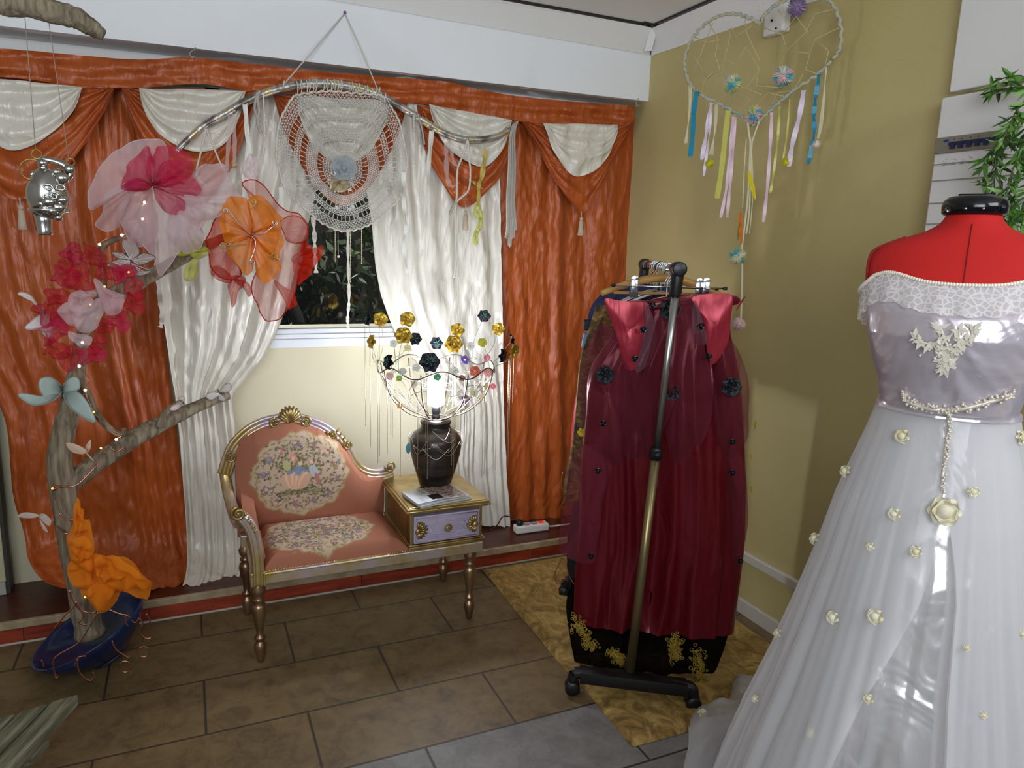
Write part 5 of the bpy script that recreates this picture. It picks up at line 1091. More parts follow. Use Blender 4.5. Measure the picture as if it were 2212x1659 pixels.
for k in range(5):
    y_ = wy0-.032-.026*k
    for q in range(5): a = V((XP-.0045, y_-rd.uniform(0, .012), wz0_-.018-rd.uniform(0, .014))); m.tube([a, a+V((0, rd.uniform(-.005, .005), rd.uniform(-.004, .004)))], .0005, 4)
    a = V((XP-.0045, y_, wz0_-.034)); m.tube([a, a+V((0, -.014, .001))], .0005, 4)
for k in range(4): a = V((XP-.0065, wy0-.055-.024*k, wz1_-.012)); m.tube([a, a+V((0, -.006, .004)), a+V((0, -.004, .0))], .0006, 4)
obj('handwritten_marks', m, pm('pen', (90, 84, 90), .8), ep)

# leafy garland hanging in front of the panel
gl = thing('leaf_garland', 'green willow leaf garland hanging beside the electrical panel behind the dress form', 'garland', (1.96, 1.28, 1.4))
LEAF = pm('garland_leaf', (70, 120, 40), .42, vc=True); m = MB(); ms = MB(); rd = random.Random(12)
stems = [[(2240, 175), (2200, 165), (2160, 172), (2142, 195)], [(2240, 190), (2205, 188), (2165, 192), (2136, 200)], [(2225, 215), (2195, 240), (2178, 280), (2160, 330), (2148, 380), (2150, 430)], [(2215, 240), (2180, 300), (2140, 330), (2125, 360), (2132, 410)], [(2222, 255), (2208, 320), (2196, 390), (2188, 450), (2180, 500)], [(2230, 260), (2222, 340), (2216, 420), (2206, 500)], [(2190, 250), (2166, 300), (2150, 345), (2168, 420), (2180, 480)], [(2220, 300), (2190, 360), (2170, 440), (2165, 490)]]
for si, s_ in enumerate(stems):
    Xg = 1.955-.012*si; p = spline([onX(x, y, Xg) for x, y in s_], 8); ms.tube(p, .0018, 5); n = 24 if si < 2 else 44
    for k in range(n):
        q = plint(p, k/n); t_ = (plint(p, min(1, k/n+.05))-q).normalized(); d = (t_*.55+V((rd.gauss(0, .6), rd.gauss(0, .8), rd.gauss(-.2, .5)))).normalized(); L = rd.uniform(.028, .052); s2 = d.orthogonal().normalized(); s2 = (s2*math.cos(k)+d.cross(s2)*math.sin(k))
        g = rd.random(); col = lin((52, 84, 34)) if g < .4 else lin((84, 136, 48)) if g < .8 else lin((120, 160, 80)); w = L*.13; nn = d.cross(s2)
        m.add([q, q+d*L*.3+s2*w, q+d*L*.65+s2*w*.8-nn*.002, q+d*L-nn*.006, q+d*L*.65-s2*w*.8-nn*.002, q+d*L*.3-s2*w, q+d*L*.5+nn*.003], [(0, 1, 6), (1, 2, 6), (2, 3, 6), (3, 4, 6), (4, 5, 6), (5, 0, 6)], col)
obj('leaves', m, LEAF, gl, smooth=False); obj('stem', ms, pm('garland_stem', (84, 90, 50), .7), gl)

# thin framed dark red panel leaning by the wall behind the dress
a = onX(2206, 715, 1.99); b = onX(2188, 905, 1.99)
fr = thing('framed_panel', 'dark red panel in a thin pale metal frame standing behind the wedding dress', 'panel', (1.99, a.y-.02, 0))
yA = a.y; m = MB(); m.box((1.985, yA-.010, 0), (2.0, yA, 1.36)); m.box((1.985, yA+.10, 0), (2.0, yA+.11, 1.36)); m.box((1.985, yA-.010, 1.345), (2.0, yA+.11, 1.36)); m.box((1.985, yA-.01, 0), (2.0, yA+.11, .02)); obj('frame', m, pm('pale_metal', (176, 184, 172), .4, .5), fr, smooth=False, bevel=.002)
m = MB(); m.box((1.990, yA, .02), (1.996, yA+.10, 1.345)); obj('red_cloth', m, pm('maroon_cloth', (104, 28, 38), .8), fr, smooth=False)
# ------------------------------------------------------------------ rug
t = NT('gold_velvet'); t.set(Roughness=.75, Sheen_Weight=.6, Sheen_Roughness=.35); t.b.inputs['Sheen Tint'].default_value = (*lin((220, 190, 110)), 1)
nn_ = t.noise(t.co((3, 2, 3), rot=(0, 0, .5)), 5, 7, .68, 1.4)
t.l(t.ramp(nn_, [(.34, lin((92, 66, 26))), (.48, lin((146, 112, 54))), (.66, lin((196, 166, 96)))]), t.b.inputs['Base Color']); t.bump(t.noise(t.co(), 70, 6, .7), .6, .01)
m = MB(); C4 = [onZ(1040, 1227, .012), onZ(1365, 1607, .012), V((2.02, 1.60, .012)), V((2.03, 2.93, .012))]
def frug(u, v):
    p = C4[0].lerp(C4[3], u).lerp(C4[1].lerp(C4[2], u), v); e = min(u, 1-u, v, 1-v); h = min(1, e*26); p.z = .0015+.017*math.sqrt(max(0, 1-(1-h)**2))+(.004*nz((p.x*9, p.y*9, 1))+.003*nz((p.x*30, p.y*30, 3)))*h
    p.x += .012*nz((p.y*3, u*9, 2)); p.y += .008*nz((p.x*4, v*9, 5)); return p
m.grid(frug, 70, 110); tag(obj('rug', m, t.m), 'mottled gold velvet rug under the clothes rail', 'rug')

# ------------------------------------------------------------------ clothes rail
b_ = V((.436, .900, 0)); a_ = V((.900, -.436, 0)); RB = onZ(1360, 1452, .09)
RT = onY(1465, 583, RB.y-.005); RT.z = 1.452
SATM = pm('satin_chrome', (176, 178, 176), .28, 1); BRASSY = pm('old_gold_tube', (150, 134, 96), .34, .85)
rk = thing('clothes_rail', 'black and chrome rolling clothes rail packed with gowns, standing on the gold rug', 'clothes rail', (RB.x, RB.y, 0))
mid = RB.lerp(RT, (0.862-.09)/(1.452-.09)); FAR = b_*.70
def post(off, tilt):
    p0 = RB+off; p1 = RT+off; pm_ = mid+off
    m = MB(); m.tube([p0+V((0, 0, -.02)), pm_], .0155, 14); obj('lower_post', m, BRASSY, rk)
    m = MB(); m.tube([pm_, p1], .0125, 14); obj('upper_post', m, SATM, rk)
    m = MB(); d = (p1-p0).normalized(); m.tube([pm_-d*.022, pm_-d*.018, pm_+d*.016, pm_+d*.02], [.017, .0195, .0195, .016], 16); m.tube([pm_-b_*.015, pm_-b_*.034], [.012, .014], 12); obj('clamp', m, BLACK, rk)
    m = MB(); m.tube([p1-d*.085, p1-d*.08, p1-d*.02, p1], [.0165, .0185, .020, .020], 16); m.tube([p1-b_*.030, p1-b_*.028, p1+b_*.03], [.019, .0225, .0225], 18); obj('corner_joint', m, BLACK, rk)
    L = onZ(1238, 1452, .08)-RB; L.z = 0; Rr = onZ(1498, 1496, .06)-RB; Rr.z = 0
    m = MB(); c0 = V((RB.x, RB.y, .075))+off
    m.tube(spline([c0+L+V((0, 0, -.022)), c0+L*.97+V((0, 0, -.002)), c0+L*.88+V((0, 0, .004)), c0, c0+Rr*.86+V((0, 0, .004)), c0+Rr*.97+V((0, 0, -.004)), c0+Rr+V((0, 0, -.024))], 5), [.020]*31, 10)
    m.obox(c0+(L+Rr)*.5, (Rr-L)*.44, b_*.024, (0, 0, .020)); obj('foot_bar', m, BLACK, rk, bevel=.004)
    for q in (L, Rr):
        m = MB(); c = c0+q*1.0; R2 = Matrix((b_, V((0, 0, 1)), a_)).transposed()
        for s_ in (-.014, .014): m.lathe([(.003, -.009), (.022, -.009), (.026, -.004), (.026, .004), (.022, .009), (.003, .009)], V((c.x, c.y, .0262))+b_*s_+a_*0, 18, R=Matrix((a_, V((0, 0, 1)), -b_)).transposed())
        m.tube([V((c.x, c.y, .026))-b_*.02, V((c.x, c.y, .026))+b_*.02], .006, 8); m.tube([V((c.x, c.y, .026)), V((c.x, c.y, .06))], .009, 8); obj('caster', m, BLACK, rk)
post(V((0, 0, 0)), 0); post(FAR, 0)
m = MB(); m.tube([RT, RT+FAR], .0125, 14); obj('hanging_bar', m, SATM, rk)
m = MB(); c0 = V((RB.x, RB.y, .075))
m.tube([c0+a_*.0, c0+FAR], .012, 10); obj('base_bar', m, BLACK, rk)

G = V((1.452, 1.995, 0))
def gp(x, y, d=0): return onP(x, y, G-b_*d, b_)
# garments as closed hanging tubes of cloth
def garment(name, rows, m_, d0, d1, off, seed, amp=.010, nf=6, parent=None, nv=80, nu=120, span=(0, 1), label=None):
    """rows: (y px, left px, right px) seen on the hanging plane; off shifts along the rail"""
    ml = spline([gp(a, y)+b_*off for y, a, c in rows], 6); mr = spline([gp(c, y)+b_*off for y, a, c in rows], 6); mb = MB()
    closed = span == (0, 1)
    def fn(u, v):
        a = plint(ml, v); c = plint(mr, v); o = a.lerp(c, .5); w = (c-a)*.5; th = 2*PI*(span[0]+(span[1]-span[0])*u)
        D = d0+(d1-d0)*v; f = math.sin(nf*th+seed+2*nz((v*2, math.cos(th)*1.5, math.sin(th)*1.5+seed)))
        r = 1+amp/.09*f*min(1, v*3+.15)*(.5+v*.7)
        cs = math.cos(th); fo = 2.6*(.28-abs(nz((cs*2.3+.9*v, v*1.0, seed+(3 if math.sin(th) > 0 else 8)))))+1.0*(.25-abs(nz((cs*4.6-1.2*v, v*1.3, seed+13))))+.7*nz((cs*5.2-.8*v, v*1.6, seed*2+5))+.15*nz((cs*14, v*5, seed*2+1))
        p = o+w*cs*(1+.04*f*v)-b_*(D*math.sin(th)+amp*3.0*fo*abs(math.sin(th))*min(1, v*3+.2))
        p.z += (.010*nz((math.cos(th)*3, math.sin(th)*3, v*2+seed))-(.028*math.cos(th) if name == 'satin_skirt' else 0))*v**3
        return p
    mb.grid(fn, nu, nv, closed); return obj(name, mb, m_, parent, label=label)
def plainsatin(nm, c, r):
    t = NT(nm); t.set(Roughness=r, Metallic=.35); t.b.inputs['Base Color'].default_value = (*lin(c), 1); t.bump(t.noise(t.co((4, 4, 1.5)), 3, 3, .5, .8), .3, .03); return t.m
REDSAT = plainsatin('burgundy_satin', (104, 16, 28), .27); ROSESAT = plainsatin('rose_satin', (160, 38, 54), .34)
BLKORG = sheer('black_organza', (16, 14, 16), .82); BURORG = sheer('burgundy_organza', (128, 52, 66), .46); BURORGL = sheer('mauve_organza', (140, 100, 114), .45)
gw = thing('gown', 'burgundy satin gown with organza puffs and black roses at the front of the rail', 'gown', (G.x, G.y, .02), 'gowns on the clothes rail')
garment('satin_skirt', [(652, 1330, 1572), (720, 1322, 1578), (800, 1272, 1592), (900, 1262, 1602), (1000, 1252, 1606), (1150, 1246, 1606), (1250, 1238, 1594), (1345, 1234, 1580)], REDSAT, .03, .085, .0, 1, .013, 7, gw, 120, 200)
garment('underskirt', [(1240, 1246, 1586), (1300, 1224, 1592), (1380, 1228, 1574), (1440, 1240, 1556), (1478, 1252, 1540)], BLKORG, .05, .08, .01, 4, .006, 6, gw)
def gpatch(poly, d, mm, nm, bulge=.03, fold=.010, nf=5, seed=0, ctr=None, lab=None, parent=gw):
    d += .016 if nm.startswith('organza') else .010
    b = spline([gp(x, y, d) for x, y in poly], 5, True); n = len(b); c = gp(ctr[0], ctr[1], d) if ctr else sum(b, V())/n
    vs = [c-b_*bulge*.9]; nr = 10; fs = [(0, 1+i, 1+(i+1) % n) for i in range(n)]
    for k in range(1, nr+1):
        t_ = k/nr
        for i, p in enumerate(b):
            q = c.lerp(p, t_); q -= b_*(bulge*math.cos(PI/2*t_)**.8+fold*t_*(1-.5*t_)*math.sin(nf*2*PI*i/n+seed)+.006*nz((q.x*22, q.z*12, seed))); vs.append(q)
    for k in range(nr-1): fs += [(1+k*n+i, 1+(k+1)*n+i, 1+(k+1)*n+(i+1) % n, 1+k*n+(i+1) % n) for i in range(n)]
    m = MB(); m.add(vs, fs); o = obj(nm, m, mm, parent, label=lab); return o
gpatch([(1300, 700), (1335, 720), (1375, 800), (1378, 880), (1366, 960), (1330, 1004), (1290, 985), (1262, 930), (1252, 860), (1254, 800), (1272, 740)], .045, BURORG, 'organza_puff', .05, .018, 7, 1)
gpatch([(1268, 960), (1300, 975), (1318, 1030), (1302, 1100), (1296, 1160), (1290, 1208), (1250, 1216), (1212, 1192), (1208, 1160), (1222, 1060), (1240, 985)], .05, BURORG, 'organza_puff', .045, .014, 6, 2)
gpatch([(1552, 740), (1580, 738), (1606, 780), (1618, 850), (1616, 930), (1600, 975), (1570, 990), (1545, 930), (1542, 840)], .045, BURORG, 'organza_puff', .045, .016, 6, 3)
gpatch([(1580, 960), (1606, 1000), (1616, 1080), (1612, 1160), (1598, 1218), (1580, 1200), (1574, 1100), (1570, 1010)], .045, BURORG, 'organza_puff', .035, .012, 5, 4)
gpatch([(1425, 660), (1500, 650), (1520, 740), (1540, 830), (1532, 920), (1482, 1000), (1452, 985), (1430, 930), (1398, 980), (1372, 905), (1390, 800)], .075, BURORG, 'organza_front', .04, .02, 9, 5)
gpatch([(1365, 800), (1400, 820), (1405, 930), (1390, 985), (1350, 985), (1345, 880)], .06, BURORG, 'organza_front', .035, .016, 6, 8)
gpatch([(1392, 650), (1412, 690), (1418, 740), (1398, 790), (1372, 800), (1390, 720)], .085, BURORGL, 'mauve_facing', .012, .008, 3, 6); gpatch([(1500, 648), (1518, 690), (1526, 740), (1500, 740), (1492, 700)], .085, BURORGL, 'mauve_facing', .012, .008, 3, 7)
gpatch([(1306, 648), (1340, 650), (1400, 656), (1398, 690), (1390, 730), (1376, 792), (1350, 796), (1338, 750), (1325, 705)], .075, ROSESAT, 'satin_flap', .008, .007, 2, 1)
gpatch([(1494, 645), (1545, 634), (1580, 640), (1578, 690), (1572, 740), (1544, 786), (1530, 770), (1524, 735), (1518, 690)], .075, ROSESAT, 'satin_flap', .010, .008, 2, 4)
gpatch([(1340, 652), (1400, 648), (1450, 640), (1575, 634), (1576, 662), (1330, 668)], .045, REDSAT, 'waistband', .004, .003, 5, 3)
BKR = pm('black_organza_rose', (14, 16, 24), .55)
for x, y, r, s_ in ((1307, 810, 21, 1), (1452, 848, 20, 2), (1580, 836, 22, 3), (1450, 668, 26, 4)):
    m = MB(); c = gp(x, y, {1: .125, 2: .120, 3: .11, 4: .098}[s_]); rose(m, c, -b_+V((0, 0, .1)), r/700, ((7, 1.1, .3), (6, .85, .7), (5, .6, 1.1)), s_); m.ball(c-b_*.016, .004, 7); obj('black_rose', m, BKR, gw)
STUD = pm('jet_bead', (30, 28, 32), .12, .4)
for i, (x, y) in enumerate(((1390, 712), (1372, 775), (1515, 705), (1532, 770), (1303, 915), (1583, 955), (1292, 1018), (1583, 1022), (1277, 1203), (1600, 1213), (1410, 660))):
    m = MB(); c = gp(x, y, .118); m.ball(c, (.006, .005, .007), 8); rose(m, c+b_*.004, -b_, .011, ((4, 1, .2),), i); obj('black_bead', m, STUD, gw)
GTH = pm('gold_thread', (176, 150, 62), .42, .7, b=.5, bs=160)
def applique(pth, w, seed):
    m = MB(); p = [gp(x, y, .105) for x, y in pth]; rd = random.Random(seed)
    for k in range(90):
        q = plint(p, rd.random()); e = V((rd.gauss(0, 1), 0, rd.gauss(0, 1)))*w/700*.32; q = q+a_*e.x+V((0, 0, e.z)); r = rd.uniform(.003, .007)
        m.tube([q+a_*r*math.cos(a)+V((0, 0, r*math.sin(a)))-b_*.003*math.sin(2*a) for a in [.7*i for i in range(9)]], .0013, 5, True)
    m.tube(spline(p, 6), [.005*math.sin(PI*(.1+.8*i/(6*(len(p)-1)))) for i in range(6*(len(p)-1)+1)], 6); obj('gold_applique', m, GTH, gw)
applique([(1240, 1340), (1258, 1362), (1270, 1385), (1280, 1398)], 26, 1); applique([(1322, 1408), (1335, 1420), (1345, 1430)], 20, 2); applique([(1462, 1378), (1456, 1400), (1460, 1425)], 26, 3); applique([(1505, 1408), (1512, 1440), (1516, 1475)], 24, 4)
m = MB()
for pth in ([(1214, 1205), (1200, 1235), (1199, 1250), (1206, 1262), (1222, 1250)], [(1222, 1210), (1228, 1240), (1240, 1262)]): m.tube(spline([gp(x, y, .03) for x, y in pth], 6), .0018, 6)
obj('lacing_cord', m, pm('rust_cord', (120, 50, 34), .8), gw)

# garments behind, each narrower or wider so that its edge shows
t = NT('brocade'); t.set(Roughness=.5, Metallic=.25)
t.l(t.ramp(t.noise(t.co((1, 1, 1)), 22, 4, .6, 1), [(.36, lin((48, 32, 16))), (.52, lin((104, 76, 34))), (.66, lin((150, 118, 60)))]), t.b.inputs['Base Color']); t.bump(t.noise(t.co(), 60, 4), .5, .008); BROC = t.m
g2 = thing('gown', 'brown and gold brocade gown with yellow flowers, behind the burgundy gown on the rail', 'gown', G+b_*.17, 'gowns on the clothes rail')
garment('brocade_body', [(668, 1296, 1590), (730, 1276, 1604), (800, 1256, 1618), (900, 1246, 1630), (1000, 1234, 1632), (1080, 1218, 1634), (1118, 1220, 1628)], BROC, .025, .036, .16, 2, .010, 5, g2)
m = MB()
for x, y, r in ((1257, 934, 12), (1630, 918, 12), (1622, 988, 9), (1622, 1058, 10)): rose(m, gp(x, y, -.06), V((-.6 if x < 1400 else .7, -.7, 0)), r/700, ((6, 1, .3), (5, .6, .8)), x, lin((214, 184, 34)))
obj('yellow_flowers', m, PET, g2)
m = MB(); p = [gp(x, y, -.05)-b_*.0 for x, y in ((1216, 1020), (1212, 1050), (1222, 1070), (1214, 1092), (1222, 1112), (1232, 1120))]; m.tube(spline(p, 6), .0016, 6); obj('gold_cord', m, GOLD, g2)
g3 = thing('gown', 'black gown with sheer hem, hanging between the brocade and navy clothes on the rail', 'gown', G+b_*.27, 'gowns on the clothes rail')
garment('black_body', [(680, 1310, 1570), (740, 1300, 1604), (900, 1262, 1640), (1100, 1256, 1636), (1250, 1236, 1612), (1400, 1250, 1580)], pm('black_cloth', (20, 18, 20), .6), .025, .036, .25, 6, .010, 5, g3)
g4 = thing('dress', 'navy dress with a pale blue hem flap, on the rail beside the orange curtain', 'dress', G+b_*.36, 'gowns on the clothes rail')
garment('navy_body', [(625, 1345, 1500), (670, 1300, 1540), (720, 1284, 1560), (760, 1282, 1560), (900, 1290, 1560)], pm('navy_cloth', (24, 28, 74), .6), .03, .04, .34, 3, .008, 5, g4)
m = MB(); pts_ = [gp(x, y)+b_*.30 for x, y in ((1275, 742), (1296, 752), (1290, 782), (1268, 776))]; m.add(pts_+[p+b_*.03 for p in pts_], [(0, 1, 2, 3), (7, 6, 5, 4), (0, 4, 5, 1), (1, 5, 6, 2), (2, 6, 7, 3), (3, 7, 4, 0)]); obj('pale_blue_flap', m, pm('pale_blue_cloth', (110, 176, 214), .6), g4, smooth=False)
m = MB(); c = gp(1287, 722)+b_*.30; m.obox(c, a_*.022, b_*.02, (0, 0, .02)); obj('cuff', m, pm('navy_dark', (18, 20, 44), .6), g4, smooth=False, bevel=.006)
g5 = thing('dress', 'white and red dress mostly hidden on the clothes rail, its pale hem showing', 'dress', G+b_*.46, 'gowns on the clothes rail')
garment('white_body', [(655, 1322, 1500), (700, 1300, 1530), (780, 1298, 1530), (850, 1280, 1530), (895, 1268, 1530)], pm('white_cloth', (206, 198, 196), .7, c2=(170, 40, 44), lo=.52, hi=.56, ns=9), .03, .04, .44, 5, .008, 5, g5)
g6 = thing('dress', 'bright crimson satin dress at the far end of the clothes rail by the curtain', 'dress', G+b_*.55, 'gowns on the clothes rail')
garment('crimson_body', [(690, 1330, 1500), (800, 1300, 1510), (880, 1272, 1520), (950, 1258, 1520), (1040, 1246, 1520), (1088, 1244, 1520)], satin('crimson_satin', (180, 30, 60), .35, .3, .2), .03, .04, .54, 7, .010, 5, g6)

# hangers on the bar
def hanger(s, mhook, kind, label, drop=.10, half=.18, tw=0):
    o = RT+b_*s; c = V((o.x, o.y, RT.z))
    h = thing('clothes_hanger', label, 'hanger', c+V((0, 0, -.14)), 'hangers on the clothes rail')
    m = MB(); hook = [c+a_*(.019*math.cos(q))+V((0, 0, .019*math.sin(q)-.0035)) for q in [PI*(1.15-.14*i) for i in range(9)]]+[c+a_*.017+V((0, 0, -.02)), c+V((0, 0, -.045)), c+V((0, 0, -drop))]
    m.tube(spline(hook, 3), .0022, 7); obj('hook', m, mhook, h)
    n = (a_*math.cos(tw)+b_*math.sin(tw)); e = c+V((0, 0, -drop))
    if kind == 'wood':
        m = MB(); m.tube(spline([e-n*half+V((0, 0, -.055)), e-n*half*.6+V((0, 0, -.022)), e+V((0, 0, .004)), e+n*half*.6+V((0, 0, -.022)), e+n*half+V((0, 0, -.055))], 6), [.010+.004*math.sin(PI*i/24) for i in range(25)], 10, flat=.6); m.tube([e-n*half*.8+V((0, 0, -.05)), e+n*half*.8+V((0, 0, -.05))], .005, 8); obj('shoulder_bar', m, pm('hanger_wood', (190, 142, 72), .45, c2=(166, 118, 56), ns=5, nsc=(2, 2, 20)), h)
    elif kind == 'clip':
        m = MB(); m.tube([e-n*half, e+n*half], .0028, 8); obj('rod', m, CHROME, h)
        m = MB()
        for q in (-1, 1): m.tube([e+n*q*half*.97, e+n*q*half*1.04], .005, 8)
        obj('end_cap', m, BLACK, h)
        for q in (-.62, .66):
            m = MB(); c2 = e+n*half*q; m.obox(c2+V((0, 0, -.004)), n*.011, b_*.004, (0, 0, .024)); m.tube([c2+V((0, 0, .024))-b_*.003, c2+V((0, 0, .024))+b_*.003], .011, 12); m.tube([c2-n*.012-b_*.006, c2+n*.012-b_*.006], .004, 8); cl = obj('clip', m, CHROME, h, bevel=.001)
            m = MB(); m.obox(c2+V((0, 0, -.030)), n*.0125, b_*.0055, (0, 0, .008)); obj('clip_pad', m, BLACK, cl, smooth=False)
    else:
        m = MB(); m.tube(spline([e-n*half+V((0, 0, -.06)), e-n*half*.5+V((0, 0, -.022)), e, e+n*half*.5+V((0, 0, -.022)), e+n*half+V((0, 0, -.06))], 6), .0045, 8); m.tube([e-n*half+V((0, 0, -.06)), e+n*half+V((0, 0, -.06))], .004, 8); obj('shoulder_bar', m, {'white': PSM, 'black': BLACK, 'wire': CHROME}[kind], h)
hanger(.13, CHROME, 'clip', 'chrome clip hanger holding the burgundy gown at the front of the rail', .062, .185, .06)
hanger(.165, PSM, 'white', 'white plastic hanger second from the front of the rail', .10, .15)
hanger(.205, CHROME, 'clip', 'chrome clip hanger with dark rod just behind the white plastic hanger', .066, .17, -.10)
hanger(.24, CHROME, 'wood', 'light wooden hanger with its bare shoulder end poking out toward the orange curtain', .040, .215, .12)
for i, (s, k, mm, l) in enumerate(((.285, 'white', CHROME, 'white hanger with chrome hook just ahead of the thick black hook on the rail'), (.325, 'black', BLACK, 'black hanger with thick black hook in the middle of the rail'), (.365, 'wire', CHROME, 'thin chrome wire hanger right behind the thick black hook'), (.405, 'wire', CHROME, 'chrome wire hanger fifth from the far end of the rail'), (.445, 'wire', CHROME, 'chrome wire hanger fourth from the far end of the rail'), (.49, 'black', pm('copper_hook', (160, 96, 76), .35, .8), 'dark hanger with copper coloured hook third from the far end of the rail'), (.55, 'black', BLACK, 'black hanger second from the far end of the rail'), (.61, 'black', pm('rose_hook', (170, 110, 100), .4, .6), 'dark hanger with pinkish hook nearest the far end of the rail'))):
    hanger(s, mm, k, l, .09, .15, .03*math.sin(i*2))

# ------------------------------------------------------------------ dress form with wedding dress
MX = V((1.393, .931, 0)); FD = V((-.831, -.556, 0)); LD = V((.556, -.831, 0))
CX = -.012
BUST = [(1.62, .044, .046, 0), (1.585, .046, .048, 0), (1.570, .056, .056, 0), (1.556, .080, .062, 0), (1.545, .112, .066, .002), (1.535, .140, .070, .004), (1.522, .160, .075, .006), (1.505, .172, .080, .008), (1.475, .175, .086, .012), (1.44, .168, .098, .02), (1.40, .158, .112, .028), (1.36, .150, .116, .03), (1.31, .136, .108, .024), (1.26, .120, .096, .014), (1.215, .112, .088, .008)]
SK = [(0.0, .425), (.15, .392), (.30, .357), (.45, .316), (.60, .270), (.75, .232), (.90, .197), (1.0, .177), (1.096, .150), (1.15, .134), (1.215, .118)]
def prof(z):
    if z >= 1.215:
        tb = sorted(BUST); return interp(z, [(q[0], q[1]) for q in tb]), interp(z, [(q[0], q[2]) for q in tb]), interp(z, [(q[0], q[3]) for q in tb])
    r = interp(z, SK); k = interp(z, [(0, 1), (.9, .95), (1.215, .75)]); return r, r*k, 0
def body(th, z, off=0, ex=2.0):
    a, b, f = prof(z); c, s = math.cos(th), math.sin(th)
    if z >= 1.43: ex = 2.0
    return MX+LD*((a+off)*s+CX)+FD*((b+off)*c+f)+V((0, 0, z))
def hit(x, y, off=0):
    d = ray(x, y).normalized(); t_ = .7
    while t_ < 3:
        p = CAM+d*t_; q = p-MX; z = p.z
        if 0 <= z < 1.62:
            a, b, f = prof(z)
            if ((q.dot(LD)-CX)/(a+off))**2+((q.dot(FD)-f)/(b+off))**2 < 1: return p
        t_ += .004
    return None
def ang(p):
    a, b, f = prof(max(0, p.z)); q = p-MX; return math.atan2((q.dot(LD)-CX)/a, (q.dot(FD)-f)/b)
df = thing('dress_form', 'red fabric dress form with black neck cap wearing the white wedding dress', 'mannequin', MX)
REDF = pm('red_jersey', (190, 22, 16), .85, b=.12, bs=500, bd=.002)
m = MB(); zz = [1.60, 1.585, 1.570, 1.563, 1.556, 1.550, 1.545, 1.540, 1.535, 1.528, 1.522, 1.514, 1.505, 1.49, 1.475, 1.455, 1.44, 1.42, 1.40, 1.38, 1.36, 1.33, 1.30, 1.26, 1.215]
vs = [body(2*PI*k/56, z) for z in zz for k in range(56)]; m.add(vs, [(j*56+k, (j+1)*56+k, (j+1)*56+(k+1) % 56, j*56+(k+1) % 56) for j in range(len(zz)-1) for k in range(56)]); o = obj('torso', m, REDF, df)
sm_ = o.modifiers.new('smooth', 'SUBSURF'); sm_.levels = 1; sm_.render_levels = 1
m = MB()
m.tube([body(0.0, z, .001) for z in [1.57-.008*i for i in range(18)]], .0012, 5)
for sg in (-1, 1): m.tube(spline([body(sg*1.25, 1.545, .002), body(sg*1.3, 1.522, .003), body(sg*1.30, 1.50, .003), body(sg*1.28, 1.46, .003), body(sg*1.3, 1.42, .003)], 6), .0028, 6)
obj('seam', m, pm('red_seam', (140, 14, 12), .85), df)
m = MB(); c = MX+LD*CX+V((0, 0, 1.592)); m.lathe([(.050, -.004), (.055, .0), (.056, .012), (.054, .022), (.046, .030), (.032, .033), (.004, .033)], c, 40); m.obox(c+V((0, 0, .034))-FD*.004, LD*.030, FD*.008, (0, 0, .003))
nc = obj('neck_cap', m, pm('gloss_black', (14, 13, 18), .14), df)
m = MB()
for s_ in (-.014, .014): m.ball(c+FD*.055+LD*s_+V((0, 0, .006)), .0026, 8)
obj('screw', m, CHROME, nc)
m = MB(); m.tube([MX+LD*CX+V((0, 0, .02)), MX+LD*CX+V((0, 0, 1.25))], .018, 12); m.lathe([(.16, 0), (.16, .012), (.03, .03), (.02, .05)], MX+LD*CX, 24); obj('stand', m, BLACK, df)

wd = thing('wedding_dress', 'white strapless wedding dress with lilac satin bodice and cream roses on the red dress form', 'wedding dress', MX+FD*.02)
t = NT('lilac_satin'); t.set(Roughness=.2, Metallic=.4); t.b.inputs['Base Color'].default_value = (*lin((208, 198, 206)), 1)
t.bump(t.noise(t.co((3, 3, 3)), 2.4, 3, .5, 1.2), .25, .03); BSAT = t.m
t = NT('white_satin'); t.set(Roughness=.22, Metallic=.35); t.b.inputs['Base Color'].default_value = (*lin((216, 212, 212)), 1); t.bump(t.noise(t.co((4, 4, 2.0)), 2.2, 3, .45, 1.2), .5, .04); WSAT = t.m
TULLE = sheer('white_tulle', (240, 239, 240), .50); LACEW = sheer('white_lace', (244, 240, 236), .45, ns=85)
def ztop(th):
    a = abs(th); return 1.455+.017*math.exp(-((a-.72)/.30)**2)-.045*max(0, a-.95)
m = MB()
def fbod(u, v):
    th = -PI+2*PI*u; z = ztop(th)+(1.205-ztop(th))*v; p = body(th, z, .009)
    w = max(0, math.cos(th))*math.exp(-((v-.62)/.32)**2); g = abs(math.sin(th)); x = p.dot(LD)-MX.dot(LD)
    q = abs(x); p += FD*(.007*w*abs(nz((q*26-v*5, v*3.2, 1.5+(x > 0))))*1.6+.004*w*nz((q*50-v*8, v*5, 4))); return p
m.grid(fbod, 150, 70, True); obj('bodice', m, BSAT, wd)
m = MB()
def flace(u, v):
    th = -PI+2*PI*u; z0_ = ztop(th)+.004; L = .052+.004*abs(math.sin(th*15)); p = body(th, z0_-L*v, .013+.008*v+.003*v*math.sin(th*24)); return p
m.grid(flace, 180, 12, True); obj('lace_trim', m, LACEW, wd)
m = MB()
for k in range(-64, 65):
    th = k*.0262; m.ball(body(th, ztop(th)+.004, .014), .0038, 7)
obj('pearl_edge', m, PEARL, wd)
BEADM = pm('beadwork', (222, 212, 196), .25, .2)
